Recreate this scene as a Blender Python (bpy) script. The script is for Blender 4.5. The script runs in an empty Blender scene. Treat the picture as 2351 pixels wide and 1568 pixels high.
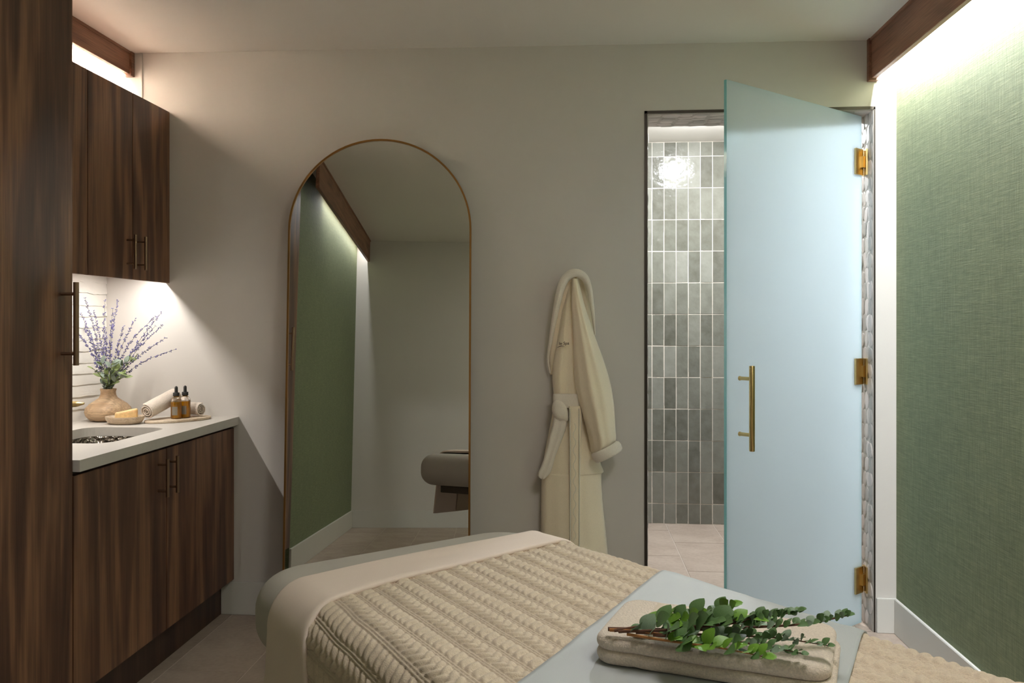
import bpy, bmesh, math, random
from mathutils import Vector, Matrix
random.seed(7)
R = math.radians
PI = math.pi
scene = bpy.context.scene
C = scene.collection

# ------------------------------------------------------------------ camera
CAM_H, F_PX, CX, HY, VPX = 1.30, 2000.0, 1151.0, 745.0, 1320.0
YAW = math.atan((VPX - CX) / F_PX)
cam_data = bpy.data.cameras.new('camera')
cam_data.sensor_width = 36.0
cam_data.lens = F_PX / 2351.0 * 36.0
cam_data.shift_x = (1175.5 - CX) / 2351.0
cam_data.shift_y = (HY - 784.0) / 2351.0
cam_data.clip_start = 0.02
camera = bpy.data.objects.new('camera', cam_data)
camera.location = (0, 0, CAM_H)
camera.rotation_euler = (R(90), 0, YAW)
C.objects.link(camera)
scene.camera = camera

# ------------------------------------------------------------------ world and exposure
world = bpy.data.worlds.new('world')
world.use_nodes = True
world.node_tree.nodes['Background'].inputs[0].default_value = (0.5, 0.5, 0.5, 1)
world.node_tree.nodes['Background'].inputs[1].default_value = 0.05
scene.world = world
scene.view_settings.view_transform = 'Standard'
scene.view_settings.look = 'None'
scene.view_settings.exposure = 2.2
scene.view_settings.gamma = 1.0
scene.view_settings.use_curve_mapping = False

# lamp strengths (emission of the light-giving surfaces, tuned together)
LED_RIGHT = 122.0
LED_LEFT = 112.0
LED_LEFT_REAR = 28.0
LED_CABINET = 31.0
DOWNLIGHT_SHOWER = 390.0
FILL_LAMP = 4.7  # strength of the added fill lamp over the table

# ------------------------------------------------------------------ room dimensions
D = 3.802                 # front face of the far wall
WT = 0.245                # its thickness
XL, XR = -2.130, 1.351    # side walls
XG, YG = -1.530, 2.175    # the rear part of the left wall stands forward, flush with the cabinets
YR = -0.25                # wall behind the camera
OPL, OPR, OPT = 0.309, 1.260, 2.212   # shower opening
SXL, SXR, SYB, SZC = 0.16, 1.52, 5.757, 2.490   # shower interior
def ceil_z(x): return 2.5135 - 0.009 * x

def at(px, py, Y):
    """point on the plane y = Y seen along a given direction of the survey photograph"""
    fw = Vector((-math.sin(YAW), math.cos(YAW), 0)); rt = Vector((math.cos(YAW), math.sin(YAW), 0))
    r = fw + rt * ((px - CX) / F_PX) + Vector((0, 0, 1)) * ((HY - py) / F_PX)
    return Vector((0, 0, CAM_H)) + r * (Y / r.y)
def atz(px, py, z):
    fw = Vector((-math.sin(YAW), math.cos(YAW), 0)); rt = Vector((math.cos(YAW), math.sin(YAW), 0))
    r = fw + rt * ((px - CX) / F_PX) + Vector((0, 0, 1)) * ((HY - py) / F_PX)
    return Vector((0, 0, CAM_H)) + r * ((z - CAM_H) / r.z)

# ------------------------------------------------------------------ helpers: materials
def srgb(r, g, b):
    f = lambda c: (c / 255 / 12.92) if c / 255 <= 0.04045 else ((c / 255 + 0.055) / 1.055) ** 2.4
    return (f(r), f(g), f(b), 1.0)

class NT:
    def __init__(self, name):
        self.m = bpy.data.materials.new(name); self.m.use_nodes = True
        self.t = self.m.node_tree; self.n = self.t.nodes
        self.b = self.n['Principled BSDF']; self.out = self.n['Material Output']
    def new(self, typ, **kw):
        nd = self.n.new(typ)
        for k, v in kw.items():
            if k in nd.inputs.keys() if isinstance(k, str) else False: nd.inputs[k].default_value = v
            else: setattr(nd, k, v)
        return nd
    def link(self, a, b): self.t.links.new(a, b)
    def coords(self, kind='Object', scale=(1, 1, 1), rot=(0, 0, 0), jitter=False):
        tc = self.new('ShaderNodeTexCoord'); mp = self.new('ShaderNodeMapping')
        mp.inputs['Scale'].default_value = scale; mp.inputs['Rotation'].default_value = rot
        src = tc.outputs[kind]
        if jitter:
            oi = self.new('ShaderNodeObjectInfo'); ml = self.new('ShaderNodeVectorMath', operation='SCALE')
            cb = self.new('ShaderNodeCombineXYZ')
            self.link(oi.outputs['Random'], cb.inputs[0]); self.link(oi.outputs['Random'], cb.inputs[1]); self.link(oi.outputs['Random'], cb.inputs[2])
            self.link(cb.outputs[0], ml.inputs[0]); ml.inputs['Scale'].default_value = 13.0
            ad = self.new('ShaderNodeVectorMath', operation='ADD')
            self.link(src, ad.inputs[0]); self.link(ml.outputs[0], ad.inputs[1]); src = ad.outputs[0]
        self.link(src, mp.inputs['Vector'])
        return mp.outputs[0]
    def noise(self, vec, scale=5, detail=4, rough=0.5, dist=0.0):
        nd = self.new('ShaderNodeTexNoise')
        nd.inputs['Scale'].default_value = scale; nd.inputs['Detail'].default_value = detail
        nd.inputs['Roughness'].default_value = rough; nd.inputs['Distortion'].default_value = dist
        self.link(vec, nd.inputs['Vector']); return nd.outputs['Fac']
    def ramp(self, fac, stops):
        nd = self.new('ShaderNodeValToRGB'); el = nd.color_ramp.elements
        while len(el) < len(stops): el.new(0.5)
        for e, (p, c) in zip(el, stops): e.position = p; e.color = c
        self.link(fac, nd.inputs[0]); return nd.outputs[0]
    def mix(self, fac, a, b, mode='MIX'):
        nd = self.new('ShaderNodeMix', data_type='RGBA', blend_type=mode)
        if isinstance(fac, (int, float)): nd.inputs[0].default_value = fac
        else: self.link(fac, nd.inputs[0])
        for v, s in ((a, 6), (b, 7)):
            if isinstance(v, tuple): nd.inputs[s].default_value = v
            else: self.link(v, nd.inputs[s])
        return nd.outputs[2]
    def bump(self, h, strength=0.3, dist=0.002):
        nd = self.new('ShaderNodeBump'); nd.inputs['Strength'].default_value = strength
        nd.inputs['Distance'].default_value = dist
        self.link(h, nd.inputs['Height']); self.link(nd.outputs[0], self.b.inputs['Normal'])
    def set(self, color=None, rough=None, metal=None, **kw):
        if color is not None:
            if isinstance(color, tuple): self.b.inputs['Base Color'].default_value = color
            else: self.link(color, self.b.inputs['Base Color'])
        if rough is not None: self.b.inputs['Roughness'].default_value = rough
        if metal is not None: self.b.inputs['Metallic'].default_value = metal
        for k, v in kw.items(): self.b.inputs[k.replace('_', ' ')].default_value = v
        return self.m

def plain(name, color, rough=0.6, metal=0.0, nscale=30, var=0.06, bump=0.0, bscale=200, **kw):
    t = NT(name); v = t.coords()
    n = t.noise(v, nscale, 4)
    dark = tuple(c * (1 - var) for c in color[:3]) + (1,); lite = tuple(min(1, c * (1 + var)) for c in color[:3]) + (1,)
    t.set(t.ramp(n, [(0.3, dark), (0.7, lite)]), rough, metal, **kw)
    if bump: t.bump(t.noise(v, bscale, 3), bump, 0.002)
    return t.m

def wood(name, cols, axis=2, rough=0.45, freq=1.0, bump=0.05):
    """straight grained veneer with cathedral figure running along one axis"""
    t = NT(name)
    sc = [1.0, 1.0, 1.0]; sc[axis] = 0.10
    v = t.coords('Object', tuple(sc), jitter=True)
    n1 = t.noise(v, 16 * freq, 5, 0.55, 0.4)
    n2 = t.noise(v, 4.5 * freq, 3, 0.5, 0.8)
    sc2 = [1.0, 1.0, 1.0]; sc2[axis] = 0.02
    v2 = t.coords('Object', tuple(sc2))
    fine = t.noise(v2, 190 * freq, 3, 0.6)
    wv = t.new('ShaderNodeMath', operation='MULTIPLY'); t.link(n2, wv.inputs[0]); wv.inputs[1].default_value = 26.0
    sn = t.new('ShaderNodeMath', operation='SINE'); t.link(wv.outputs[0], sn.inputs[0])
    mr = t.new('ShaderNodeMapRange'); t.link(sn.outputs[0], mr.inputs[0]); mr.inputs[1].default_value = -1; mr.inputs[2].default_value = 1
    mx = t.new('ShaderNodeMath', operation='MULTIPLY_ADD'); t.link(mr.outputs[0], mx.inputs[0]); mx.inputs[1].default_value = 0.30
    m2 = t.new('ShaderNodeMath', operation='MULTIPLY'); t.link(n1, m2.inputs[0]); m2.inputs[1].default_value = 0.8
    t.link(m2.outputs[0], mx.inputs[2])
    base = t.ramp(mx.outputs[0], [(0.25, cols[0]), (0.5, cols[1]), (0.75, cols[2])])
    fr = t.ramp(fine, [(0.35, (0.72, 0.72, 0.72, 1)), (0.62, (1.08, 1.08, 1.08, 1))])
    t.set(t.mix(1.0, base, fr, 'MULTIPLY'), rough)
    if bump: t.bump(fine, bump, 0.001)
    return t.m

def emit(name, color, strength):
    t = NT(name); e = t.new('ShaderNodeEmission')
    e.inputs[0].default_value = color; e.inputs[1].default_value = strength
    t.link(e.outputs[0], t.out.inputs[0]); return t.m

M = {}
M['paint'] = plain('wall_paint', srgb(206, 200, 193), 0.85, nscale=3, var=0.012, bump=0.06, bscale=260)
M['ceiling'] = plain('ceiling_paint', srgb(232, 226, 219), 0.9, nscale=2, var=0.01)
M['trimwhite'] = plain('trim_paint', srgb(206, 203, 196), 0.5, nscale=5, var=0.01)
M['walnut'] = wood('walnut_veneer', [srgb(62, 38, 28), srgb(98, 64, 46), srgb(138, 98, 70)])
M['walnut_dark'] = wood('walnut_dark', [srgb(44, 28, 21), srgb(60, 39, 29), srgb(76, 51, 38)])
M['fascia'] = wood('fascia_wood', [srgb(106, 70, 52), srgb(132, 90, 68), srgb(152, 108, 84)], axis=1, freq=1.4, rough=0.5)
M['bronze'] = plain('bronze_pull', srgb(146, 120, 98), 0.38, 1.0, var=0.03)
M['brass'] = plain('satin_brass', srgb(206, 180, 124), 0.3, 1.0, var=0.03)
M['gold'] = plain('mirror_frame_gold', srgb(176, 132, 80), 0.3, 1.0, var=0.03)
M['darkmetal'] = plain('dark_metal_edge', srgb(70, 64, 58), 0.4, 0.8, var=0.03)
M['quartz'] = plain('grey_quartz', srgb(196, 190, 182), 0.35, nscale=60, var=0.025)
M['grout'] = plain('grout', srgb(206, 196, 184), 0.9, nscale=80)
M['ftgrout'] = plain('floor_grout', srgb(206, 194, 182), 0.9, nscale=80)

t = NT('floor_tile'); v = t.coords('Object', (1, 1, 1), jitter=True)
n = t.noise(v, 5, 6, 0.6, 0.6); n2 = t.noise(v, 60, 3)
t.set(t.mix(0.25, t.ramp(n, [(0.3, srgb(158, 140, 126)), (0.7, srgb(184, 168, 154))]), t.ramp(n2, [(0.3, srgb(150, 132, 120)), (0.7, srgb(190, 174, 160))])), 0.5)
M['floor_tile'] = t.m

t = NT('green_grasscloth'); v1 = t.coords('Object', (1, 1, 1))
hz = t.noise(t.coords('Object', (1, 3, 110)), 4, 4, 0.65); vt = t.noise(t.coords('Object', (1, 130, 3)), 4, 4, 0.65)
blot = t.noise(v1, 2.5, 3)
mm = t.new('ShaderNodeMath', operation='ADD'); t.link(hz, mm.inputs[0]); t.link(vt, mm.inputs[1])
mh = t.new('ShaderNodeMath', operation='MULTIPLY'); t.link(mm.outputs[0], mh.inputs[0]); mh.inputs[1].default_value = 0.5
colr = t.ramp(mh.outputs[0], [(0.36, srgb(92, 101, 73)), (0.5, srgb(114, 123, 91)), (0.64, srgb(144, 151, 115))])
t.set(t.mix(0.15, colr, t.ramp(blot, [(0.3, srgb(102, 108, 82)), (0.7, srgb(124, 130, 98))])), 0.75)
t.bump(mh.outputs[0], 0.5, 0.003)
M['grasscloth'] = t.m

t = NT('shower_tile'); oi = t.new('ShaderNodeObjectInfo')
base = t.ramp(oi.outputs['Random'], [(0.0, srgb(84, 82, 72)), (0.35, srgb(102, 101, 91)), (0.7, srgb(120, 119, 109)), (1.0, srgb(140, 139, 130))])
nn = t.noise(t.coords('Object', (1, 1, 1), jitter=True), 14, 4, 0.6)
t.set(t.mix(0.35, base, t.ramp(nn, [(0.3, srgb(90, 88, 78)), (0.7, srgb(132, 132, 124))])), 0.12)
t.bump(t.noise(t.coords('Object', (1, 1, 1), jitter=True), 26, 2, 0.5), 0.35, 0.006)
M['shower_tile'] = t.m

t = NT('shower_side_tile')
bk = t.new('ShaderNodeTexBrick', offset=0.0); bk.inputs['Scale'].default_value = 1.0
bk.inputs['Brick Width'].default_value = 0.0782; bk.inputs['Row Height'].default_value = 0.2059; bk.inputs['Mortar Size'].default_value = 0.002
bk.inputs['Color1'].default_value = srgb(118, 117, 106); bk.inputs['Color2'].default_value = srgb(156, 155, 146); bk.inputs['Mortar'].default_value = srgb(206, 196, 184)
sp = t.new('ShaderNodeSeparateXYZ'); t.link(t.coords(), sp.inputs[0]); cb = t.new('ShaderNodeCombineXYZ')
ax = t.new('ShaderNodeMath', operation='ADD'); t.link(sp.outputs[0], ax.inputs[0]); t.link(sp.outputs[1], ax.inputs[1])
t.link(ax.outputs[0], cb.inputs[0]); t.link(sp.outputs[2], cb.inputs[1]); t.link(cb.outputs[0], bk.inputs['Vector'])
t.set(bk.outputs['Color'], 0.15); M['shower_side'] = t.m

t = NT('pebble'); oi = t.new('ShaderNodeObjectInfo')
base = t.ramp(oi.outputs['Random'], [(0.0, srgb(150, 142, 136)), (0.25, srgb(200, 188, 182)), (0.5, srgb(222, 206, 200)), (0.75, srgb(206, 194, 186)), (1.0, srgb(176, 168, 162))])
nn = t.noise(t.coords('Object', (1, 1, 1), jitter=True), 25, 4)
t.set(t.mix(0.3, base, t.ramp(nn, [(0.3, srgb(140, 132, 124)), (0.7, srgb(206, 196, 188))])), 0.5); M['pebble'] = t.m
M['pebble_grout'] = plain('pebble_grout', srgb(176, 168, 160), 0.9)

# frosted door glass: light diffuses through it, a soft sheen on the face
t = NT('frosted_glass')
tr = t.new('ShaderNodeBsdfTranslucent'); tr.inputs[0].default_value = (0.84, 0.91, 0.96, 1)
df = t.new('ShaderNodeBsdfDiffuse'); df.inputs[0].default_value = (0.52, 0.60, 0.62, 1)
rf = t.new('ShaderNodeBsdfRefraction'); rf.inputs[0].default_value = (0.72, 0.88, 0.90, 1); rf.inputs['Roughness'].default_value = 0.75; rf.inputs['IOR'].default_value = 1.1
gl = t.new('ShaderNodeBsdfGlossy'); gl.inputs[0].default_value = (0.9, 0.95, 0.95, 1); gl.inputs['Roughness'].default_value = 0.45
m1 = t.new('ShaderNodeMixShader'); m1.inputs[0].default_value = 0.12; t.link(tr.outputs[0], m1.inputs[1]); t.link(df.outputs[0], m1.inputs[2])
m2 = t.new('ShaderNodeMixShader'); m2.inputs[0].default_value = 0.10; t.link(m1.outputs[0], m2.inputs[1]); t.link(rf.outputs[0], m2.inputs[2])
m3 = t.new('ShaderNodeMixShader'); m3.inputs[0].default_value = 0.06; t.link(m2.outputs[0], m3.inputs[1]); t.link(gl.outputs[0], m3.inputs[2])
nv = t.noise(t.coords(), 400, 2); bp = t.new('ShaderNodeBump'); bp.inputs['Strength'].default_value = 0.05; t.link(nv, bp.inputs['Height']); t.link(bp.outputs[0], gl.inputs['Normal'])
t.link(m3.outputs[0], t.out.inputs[0]); M['frosted'] = t.m
t = NT('glass_edge'); t.set(srgb(120, 190, 190), 0.15, Transmission_Weight=0.35, IOR=1.3); t.link(t.noise(t.coords(), 20, 2), t.b.inputs['Coat Weight']); M['glass_edge'] = t.m

t = NT('mirror_glass'); t.set((0.80, 0.80, 0.77, 1), 0.0, 1.0); mv = t.noise(t.coords(), 3, 1)
t.link(t.ramp(mv, [(0.0, (0.79, 0.79, 0.76, 1)), (1.0, (0.81, 0.81, 0.78, 1))]), t.b.inputs['Base Color']); M['mirror'] = t.m

def fabric(name, col, scale=500, bump=0.25, var=0.08, rough=0.9, sheen=0.3, big=6):
    t = NT(name); v = t.coords(); n = t.noise(v, scale, 3, 0.7); b = t.noise(v, big, 3)
    dark = tuple(c * (1 - var * 2) for c in col[:3]) + (1,); lite = tuple(min(1, c * (1 + var)) for c in col[:3]) + (1,)
    c1 = t.ramp(n, [(0.3, dark), (0.7, lite)])
    t.set(t.mix(0.2, c1, t.ramp(b, [(0.3, dark), (0.7, lite)])), rough, Sheen_Weight=sheen)
    t.bump(n, bump, 0.003); return t.m
M['sheet'] = fabric('sage_sheet', srgb(184, 178, 170), 700, 0.1, 0.03, 0.8, 0.1)
M['topsheet'] = fabric('cream_sheet', srgb(234, 216, 204), 700, 0.12, 0.04, 0.85, 0.1)
M['knit'] = fabric('beige_knit', srgb(218, 200, 178), 420, 0.5, 0.10, 0.95, 0.2)
M['satin'] = fabric('grey_runner', srgb(180, 184, 186), 600, 0.08, 0.03, 0.6, 0.2)
M['terry'] = fabric('terry_towel', srgb(228, 212, 196), 260, 1.0, 0.12, 0.95, 0.3)
M['terry_flat'] = fabric('towel_band', srgb(206, 190, 170), 800, 0.2, 0.05, 0.85, 0.2)
M['robe'] = fabric('cream_robe', srgb(246, 232, 204), 300, 0.2, 0.04, 0.9, 0.4)
M['robe_terry'] = fabric('robe_terry', srgb(242, 232, 216), 380, 0.7, 0.06, 0.95, 0.3)
M['robe_trim'] = fabric('robe_piping', srgb(214, 210, 192), 500, 0.2, 0.05, 0.8, 0.2)
M['thread'] = plain('brown_thread', srgb(78, 62, 42), 0.8)

t = NT('hammered_nickel'); t.set(srgb(150, 142, 132), 0.22, 1.0)
vo = t.new('ShaderNodeTexVoronoi'); vo.inputs['Scale'].default_value = 70; t.link(t.coords(), vo.inputs['Vector']); t.bump(vo.outputs['Distance'], 0.8, 0.006)
M['nickel'] = t.m
M['split_tile'] = plain('textured_white_tile', srgb(226, 222, 214), 0.6, nscale=20, var=0.02, bump=0.4, bscale=60)
M['vase'] = wood('vase_wood', [srgb(150, 116, 84), srgb(178, 144, 110), srgb(198, 168, 134)], axis=0, freq=0.9, rough=0.55)
M['dishwood'] = wood('pale_wood', [srgb(184, 158, 130), srgb(204, 182, 156), srgb(218, 200, 176)], axis=0, freq=2.0, rough=0.6)
M['soap'] = plain('soap', srgb(226, 194, 138), 0.5, nscale=90, var=0.12, bump=0.3, bscale=120, Subsurface_Weight=0.2)
M['rubber'] = plain('black_rubber', srgb(38, 36, 34), 0.5)
t = NT('clear_glass'); t.set((1, 1, 1, 1), 0.02, Transmission_Weight=1.0, IOR=1.45); t.link(t.ramp(t.noise(t.coords(), 8, 1), [(0, (0.97, 0.98, 0.98, 1)), (1, (1, 1, 1, 1))]), t.b.inputs['Base Color']); M['clear'] = t.m
t = NT('amber_oil'); t.set(srgb(214, 150, 26), 0.05, Transmission_Weight=0.55, IOR=1.3); t.link(t.ramp(t.noise(t.coords(), 30, 2), [(0.3, srgb(200, 132, 14)), (0.7, srgb(226, 166, 40))]), t.b.inputs['Base Color']); M['oil'] = t.m
M['paper'] = plain('pale_label', srgb(134, 126, 112), 0.7)
M['lav'] = plain('lavender_flower', srgb(110, 104, 152), 0.8, nscale=90, var=0.35)
M['lavstem'] = plain('lavender_stem', srgb(104, 104, 92), 0.8, nscale=60, var=0.2)
M['sage_a'] = plain('sage_leaf_green', srgb(122, 136, 82), 0.7, nscale=40, var=0.25)
M['sage_b'] = plain('sage_leaf_grey', srgb(128, 140, 126), 0.75, nscale=40, var=0.25)
M['euc_a'] = plain('eucalyptus_bright', srgb(106, 150, 48), 0.45, nscale=40, var=0.25)
M['euc_b'] = plain('eucalyptus_dark', srgb(88, 120, 70), 0.5, nscale=40, var=0.25)
M['euc_c'] = plain('eucalyptus_grey', srgb(128, 150, 124), 0.6, nscale=40, var=0.2)
M['twig'] = plain('brown_twig', srgb(92, 58, 40), 0.7, nscale=60, var=0.3)
M['twig_light'] = plain('tan_twig', srgb(164, 110, 60), 0.6, nscale=60, var=0.25)
M['metal_leg'] = plain('table_frame', srgb(92, 84, 76), 0.5, 0.3)

# ------------------------------------------------------------------ helpers: geometry
ORG = {}
def empty(name, loc, label=None, cat=None, group=None):
    o = bpy.data.objects.new(name, None); C.objects.link(o); o.location = loc; o.empty_display_size = 0.05
    ORG[o] = Vector(loc); tag(o, label, cat, group); return o
def tag(o, label=None, cat=None, group=None, kind=None):
    if label: o['label'] = label
    if cat: o['category'] = cat
    if group: o['group'] = group
    if kind: o['kind'] = kind
    return o
def structure(o, label=None): return tag(o, label, kind='structure')

class MB:
    """collects boxes, tubes, lathes and grids; build() links them as one mesh object"""
    def __init__(self): self.v = []; self.f = []; self.mi = []; self.cur = 0
    def add(self, vs, fs):
        k = len(self.v); self.v += [Vector(p) for p in vs]
        for f in fs: self.f.append([i + k for i in f]); self.mi.append(self.cur)
        return self
    def box(self, x0, x1, y0, y1, z0, z1, bev=0.0):
        if bev:
            bm = bmesh.new(); bmesh.ops.create_cube(bm, size=1)
            for w in bm.verts: w.co = Vector(((x0 + x1) / 2 + w.co.x * (x1 - x0), (y0 + y1) / 2 + w.co.y * (y1 - y0), (z0 + z1) / 2 + w.co.z * (z1 - z0)))
            bmesh.ops.bevel(bm, geom=bm.edges[:], offset=bev, segments=2, affect='EDGES')
            bm.verts.index_update()
            self.add([w.co.copy() for w in bm.verts], [[w.index for w in f.verts] for f in bm.faces]); bm.free(); return self
        v = [(x0, y0, z0), (x1, y0, z0), (x1, y1, z0), (x0, y1, z0), (x0, y0, z1), (x1, y0, z1), (x1, y1, z1), (x0, y1, z1)]
        return self.add(v, [(0, 3, 2, 1), (4, 5, 6, 7), (0, 1, 5, 4), (1, 2, 6, 5), (2, 3, 7, 6), (3, 0, 4, 7)])
    def obox(self, c, ax, ay, az):
        """box about c with half axes given as vectors"""
        c, ax, ay, az = map(Vector, (c, ax, ay, az)); v = []
        for k in (-1, 1):
            for i, j in ((-1, -1), (1, -1), (1, 1), (-1, 1)): v.append(c + ax * i + ay * j + az * k)
        return self.add(v, [(0, 3, 2, 1), (4, 5, 6, 7), (0, 1, 5, 4), (1, 2, 6, 5), (2, 3, 7, 6), (3, 0, 4, 7)])
    def grid(self, fn, nu, nv, cu=False, cv=False):
        vs = [fn(i, j) for i in range(nu) for j in range(nv)]; fs = []
        for i in range(nu if cu else nu - 1):
            for j in range(nv if cv else nv - 1):
                a, b = i, (i + 1) % nu; c, d = j, (j + 1) % nv
                fs.append((a * nv + c, b * nv + c, b * nv + d, a * nv + d))
        return self.add(vs, fs)
    def tube(self, pts, rad, n=8, caps=True, flat=None):
        pts = [Vector(p) for p in pts]; m = len(pts)
        rad = [rad] * m if isinstance(rad, (int, float)) else rad
        tang = [(pts[min(i + 1, m - 1)] - pts[max(i - 1, 0)]).normalized() for i in range(m)]
        up = Vector((0, 0, 1)) if abs(tang[0].z) < 0.9 else Vector((1, 0, 0)); nrm = (up - tang[0] * up.dot(tang[0])).normalized()
        rings = []
        for i in range(m):
            nrm = (nrm - tang[i] * nrm.dot(tang[i])).normalized(); bi = tang[i].cross(nrm)
            rings.append([pts[i] + (nrm * math.cos(2 * PI * k / n) + bi * math.sin(2 * PI * k / n) * (flat or 1)) * rad[i] for k in range(n)])
        k0 = len(self.v); vs = [p for r in rings for p in r]; fs = []
        for i in range(m - 1):
            for k in range(n): fs.append((i * n + k, i * n + (k + 1) % n, (i + 1) * n + (k + 1) % n, (i + 1) * n + k))
        if caps: fs.append(tuple(reversed(range(n)))); fs.append(tuple((m - 1) * n + k for k in range(n)))
        return self.add(vs, fs)
    def lathe(self, prof, c, n=32, cap=True):
        c = Vector(c); vs = []; fs = []; m = len(prof)
        for r, z in prof:
            for k in range(n): vs.append(c + Vector((r * math.cos(2 * PI * k / n), r * math.sin(2 * PI * k / n), z)))
        for i in range(m - 1):
            for k in range(n): fs.append((i * n + k, i * n + (k + 1) % n, (i + 1) * n + (k + 1) % n, (i + 1) * n + k))
        if cap:
            if prof[0][0] > 1e-5: fs.append(tuple(reversed(range(n))))
            if prof[-1][0] > 1e-5: fs.append(tuple((m - 1) * n + k for k in range(n)))
        return self.add(vs, fs)
    def slab(self, outline, z0, z1, r, seg=6, inset=None, wob=None):
        """solid with a plan outline (ccw list of (x, y, nx, ny)), rounded edge of radius r"""
        prof = []
        for k in range(seg + 1):
            a = -PI / 2 + PI / 2 * k / seg; prof.append((r * (1 - math.cos(a)), z0 + r + r * math.sin(a)))
        for k in range(seg + 1):
            a = PI / 2 * k / seg; prof.append((r * (1 - math.cos(a)), z1 - r + r * math.sin(a)))
        n = len(outline); vs = []
        for off, z in prof:
            for x, y, nx, ny in outline:
                p = Vector((x - nx * off, y - ny * off, z)); vs.append(wob(p) if wob else p)
        m = len(prof); fs = []
        for i in range(m - 1):
            for k in range(n): fs.append((i * n + k, i * n + (k + 1) % n, (i + 1) * n + (k + 1) % n, (i + 1) * n + k))
        fs.append(tuple(reversed(range(n)))); fs.append(tuple((m - 1) * n + k for k in range(n)))
        return self.add(vs, fs)
    def map(self, fn): self.v = [Vector(fn(p)) for p in self.v]; return self
    def build(self, name, mat, parent=None, smooth=False, org=None, angle=40):
        o_ = ORG.get(parent, Vector()) if parent else (Vector(org) if org else Vector())
        me = bpy.data.meshes.new(name); me.from_pydata([p - o_ for p in self.v], [], self.f); me.validate()
        for m in (mat if isinstance(mat, (list, tuple)) else [mat]): me.materials.append(M[m] if isinstance(m, str) else m)
        if any(self.mi):
            for p, i in zip(me.polygons, self.mi): p.material_index = i
        bm = bmesh.new(); bm.from_mesh(me); bmesh.ops.recalc_face_normals(bm, faces=bm.faces[:]); bm.to_mesh(me); bm.free()
        if smooth:
            for p in me.polygons: p.use_smooth = True
            if angle < 180: me.set_sharp_from_angle(angle=R(angle))
        o = bpy.data.objects.new(name, me); C.objects.link(o)
        if parent: o.parent = parent; ORG[o] = o_
        else: o.location = o_; ORG[o] = o_
        return o

def piece(name, me, parent, loc, rot=None, scale=None):
    o = bpy.data.objects.new(name, me); C.objects.link(o); o.parent = parent
    o.location = Vector(loc) - ORG.get(parent, Vector())
    if rot is not None: o.rotation_euler = rot
    if scale is not None: o.scale = scale
    return o
def mesh_of(mb, name, mat, smooth=False):
    me = bpy.data.meshes.new(name); me.from_pydata(mb.v, [], mb.f); me.materials.append(M[mat])
    bm = bmesh.new(); bm.from_mesh(me); bmesh.ops.recalc_face_normals(bm, faces=bm.faces[:]); bm.to_mesh(me); bm.free()
    if smooth:
        for p in me.polygons: p.use_smooth = True
    return me
def rrect(w, l, r, n=8, cx=0, cy=0, ang=0):
    """rounded rectangle outline with normals"""
    out = []
    for sx, sy, a0 in ((1, 1, 0), (-1, 1, 90), (-1, -1, 180), (1, -1, 270)):
        for k in range(n + 1):
            a = R(a0 + 90 * k / n); nx, ny = math.cos(a), math.sin(a)
            out.append((sx * (w / 2 - r) + r * nx, sy * (l / 2 - r) + r * ny, nx, ny))
    ca, sa = math.cos(ang), math.sin(ang)
    return [(cx + x * ca - y * sa, cy + x * sa + y * ca, nx * ca - ny * sa, nx * sa + ny * ca) for x, y, nx, ny in out]
def ellipse(a, b, n=40, cx=0, cy=0, ang=0):
    out = []; ca, sa = math.cos(ang), math.sin(ang)
    for k in range(n):
        t_ = 2 * PI * k / n; x, y = a * math.cos(t_), b * math.sin(t_); nx, ny = math.cos(t_) / a, math.sin(t_) / b; l = math.hypot(nx, ny); nx /= l; ny /= l
        out.append((cx + x * ca - y * sa, cy + x * sa + y * ca, nx * ca - ny * sa, nx * sa + ny * ca))
    return out
def smoothstep(a, b, x):
    t_ = min(1, max(0, (x - a) / (b - a))); return t_ * t_ * (3 - 2 * t_)
def spline(pts, n):
    """Catmull-Rom through points"""
    pts = [Vector(p) for p in pts]; P = [pts[0] * 2 - pts[1]] + pts + [pts[-1] * 2 - pts[-2]]; out = []
    m = len(pts) - 1
    for i in range(n + 1):
        t_ = i / n * m; k = min(int(t_), m - 1); u = t_ - k; a, b, c, d = P[k:k + 4]
        out.append(0.5 * ((2 * b) + (c - a) * u + (2 * a - 5 * b + 4 * c - d) * u * u + (3 * b - a - 3 * c + d) * u ** 3))
    return out
_h = {}
def hash2(i, j):
    k = (i, j)
    if k not in _h: _h[k] = random.Random(i * 7919 + j * 104729).random()
    return _h[k]
def vnoise(x, y):
    i, j = math.floor(x), math.floor(y); u, v_ = x - i, y - j; u = u * u * (3 - 2 * u); v_ = v_ * v_ * (3 - 2 * v_)
    return ((hash2(i, j) * (1 - u) + hash2(i + 1, j) * u) * (1 - v_) + (hash2(i, j + 1) * (1 - u) + hash2(i + 1, j + 1) * u) * v_) - 0.5

# ================================================================== STRUCTURE
OUT = 0.18
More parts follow.
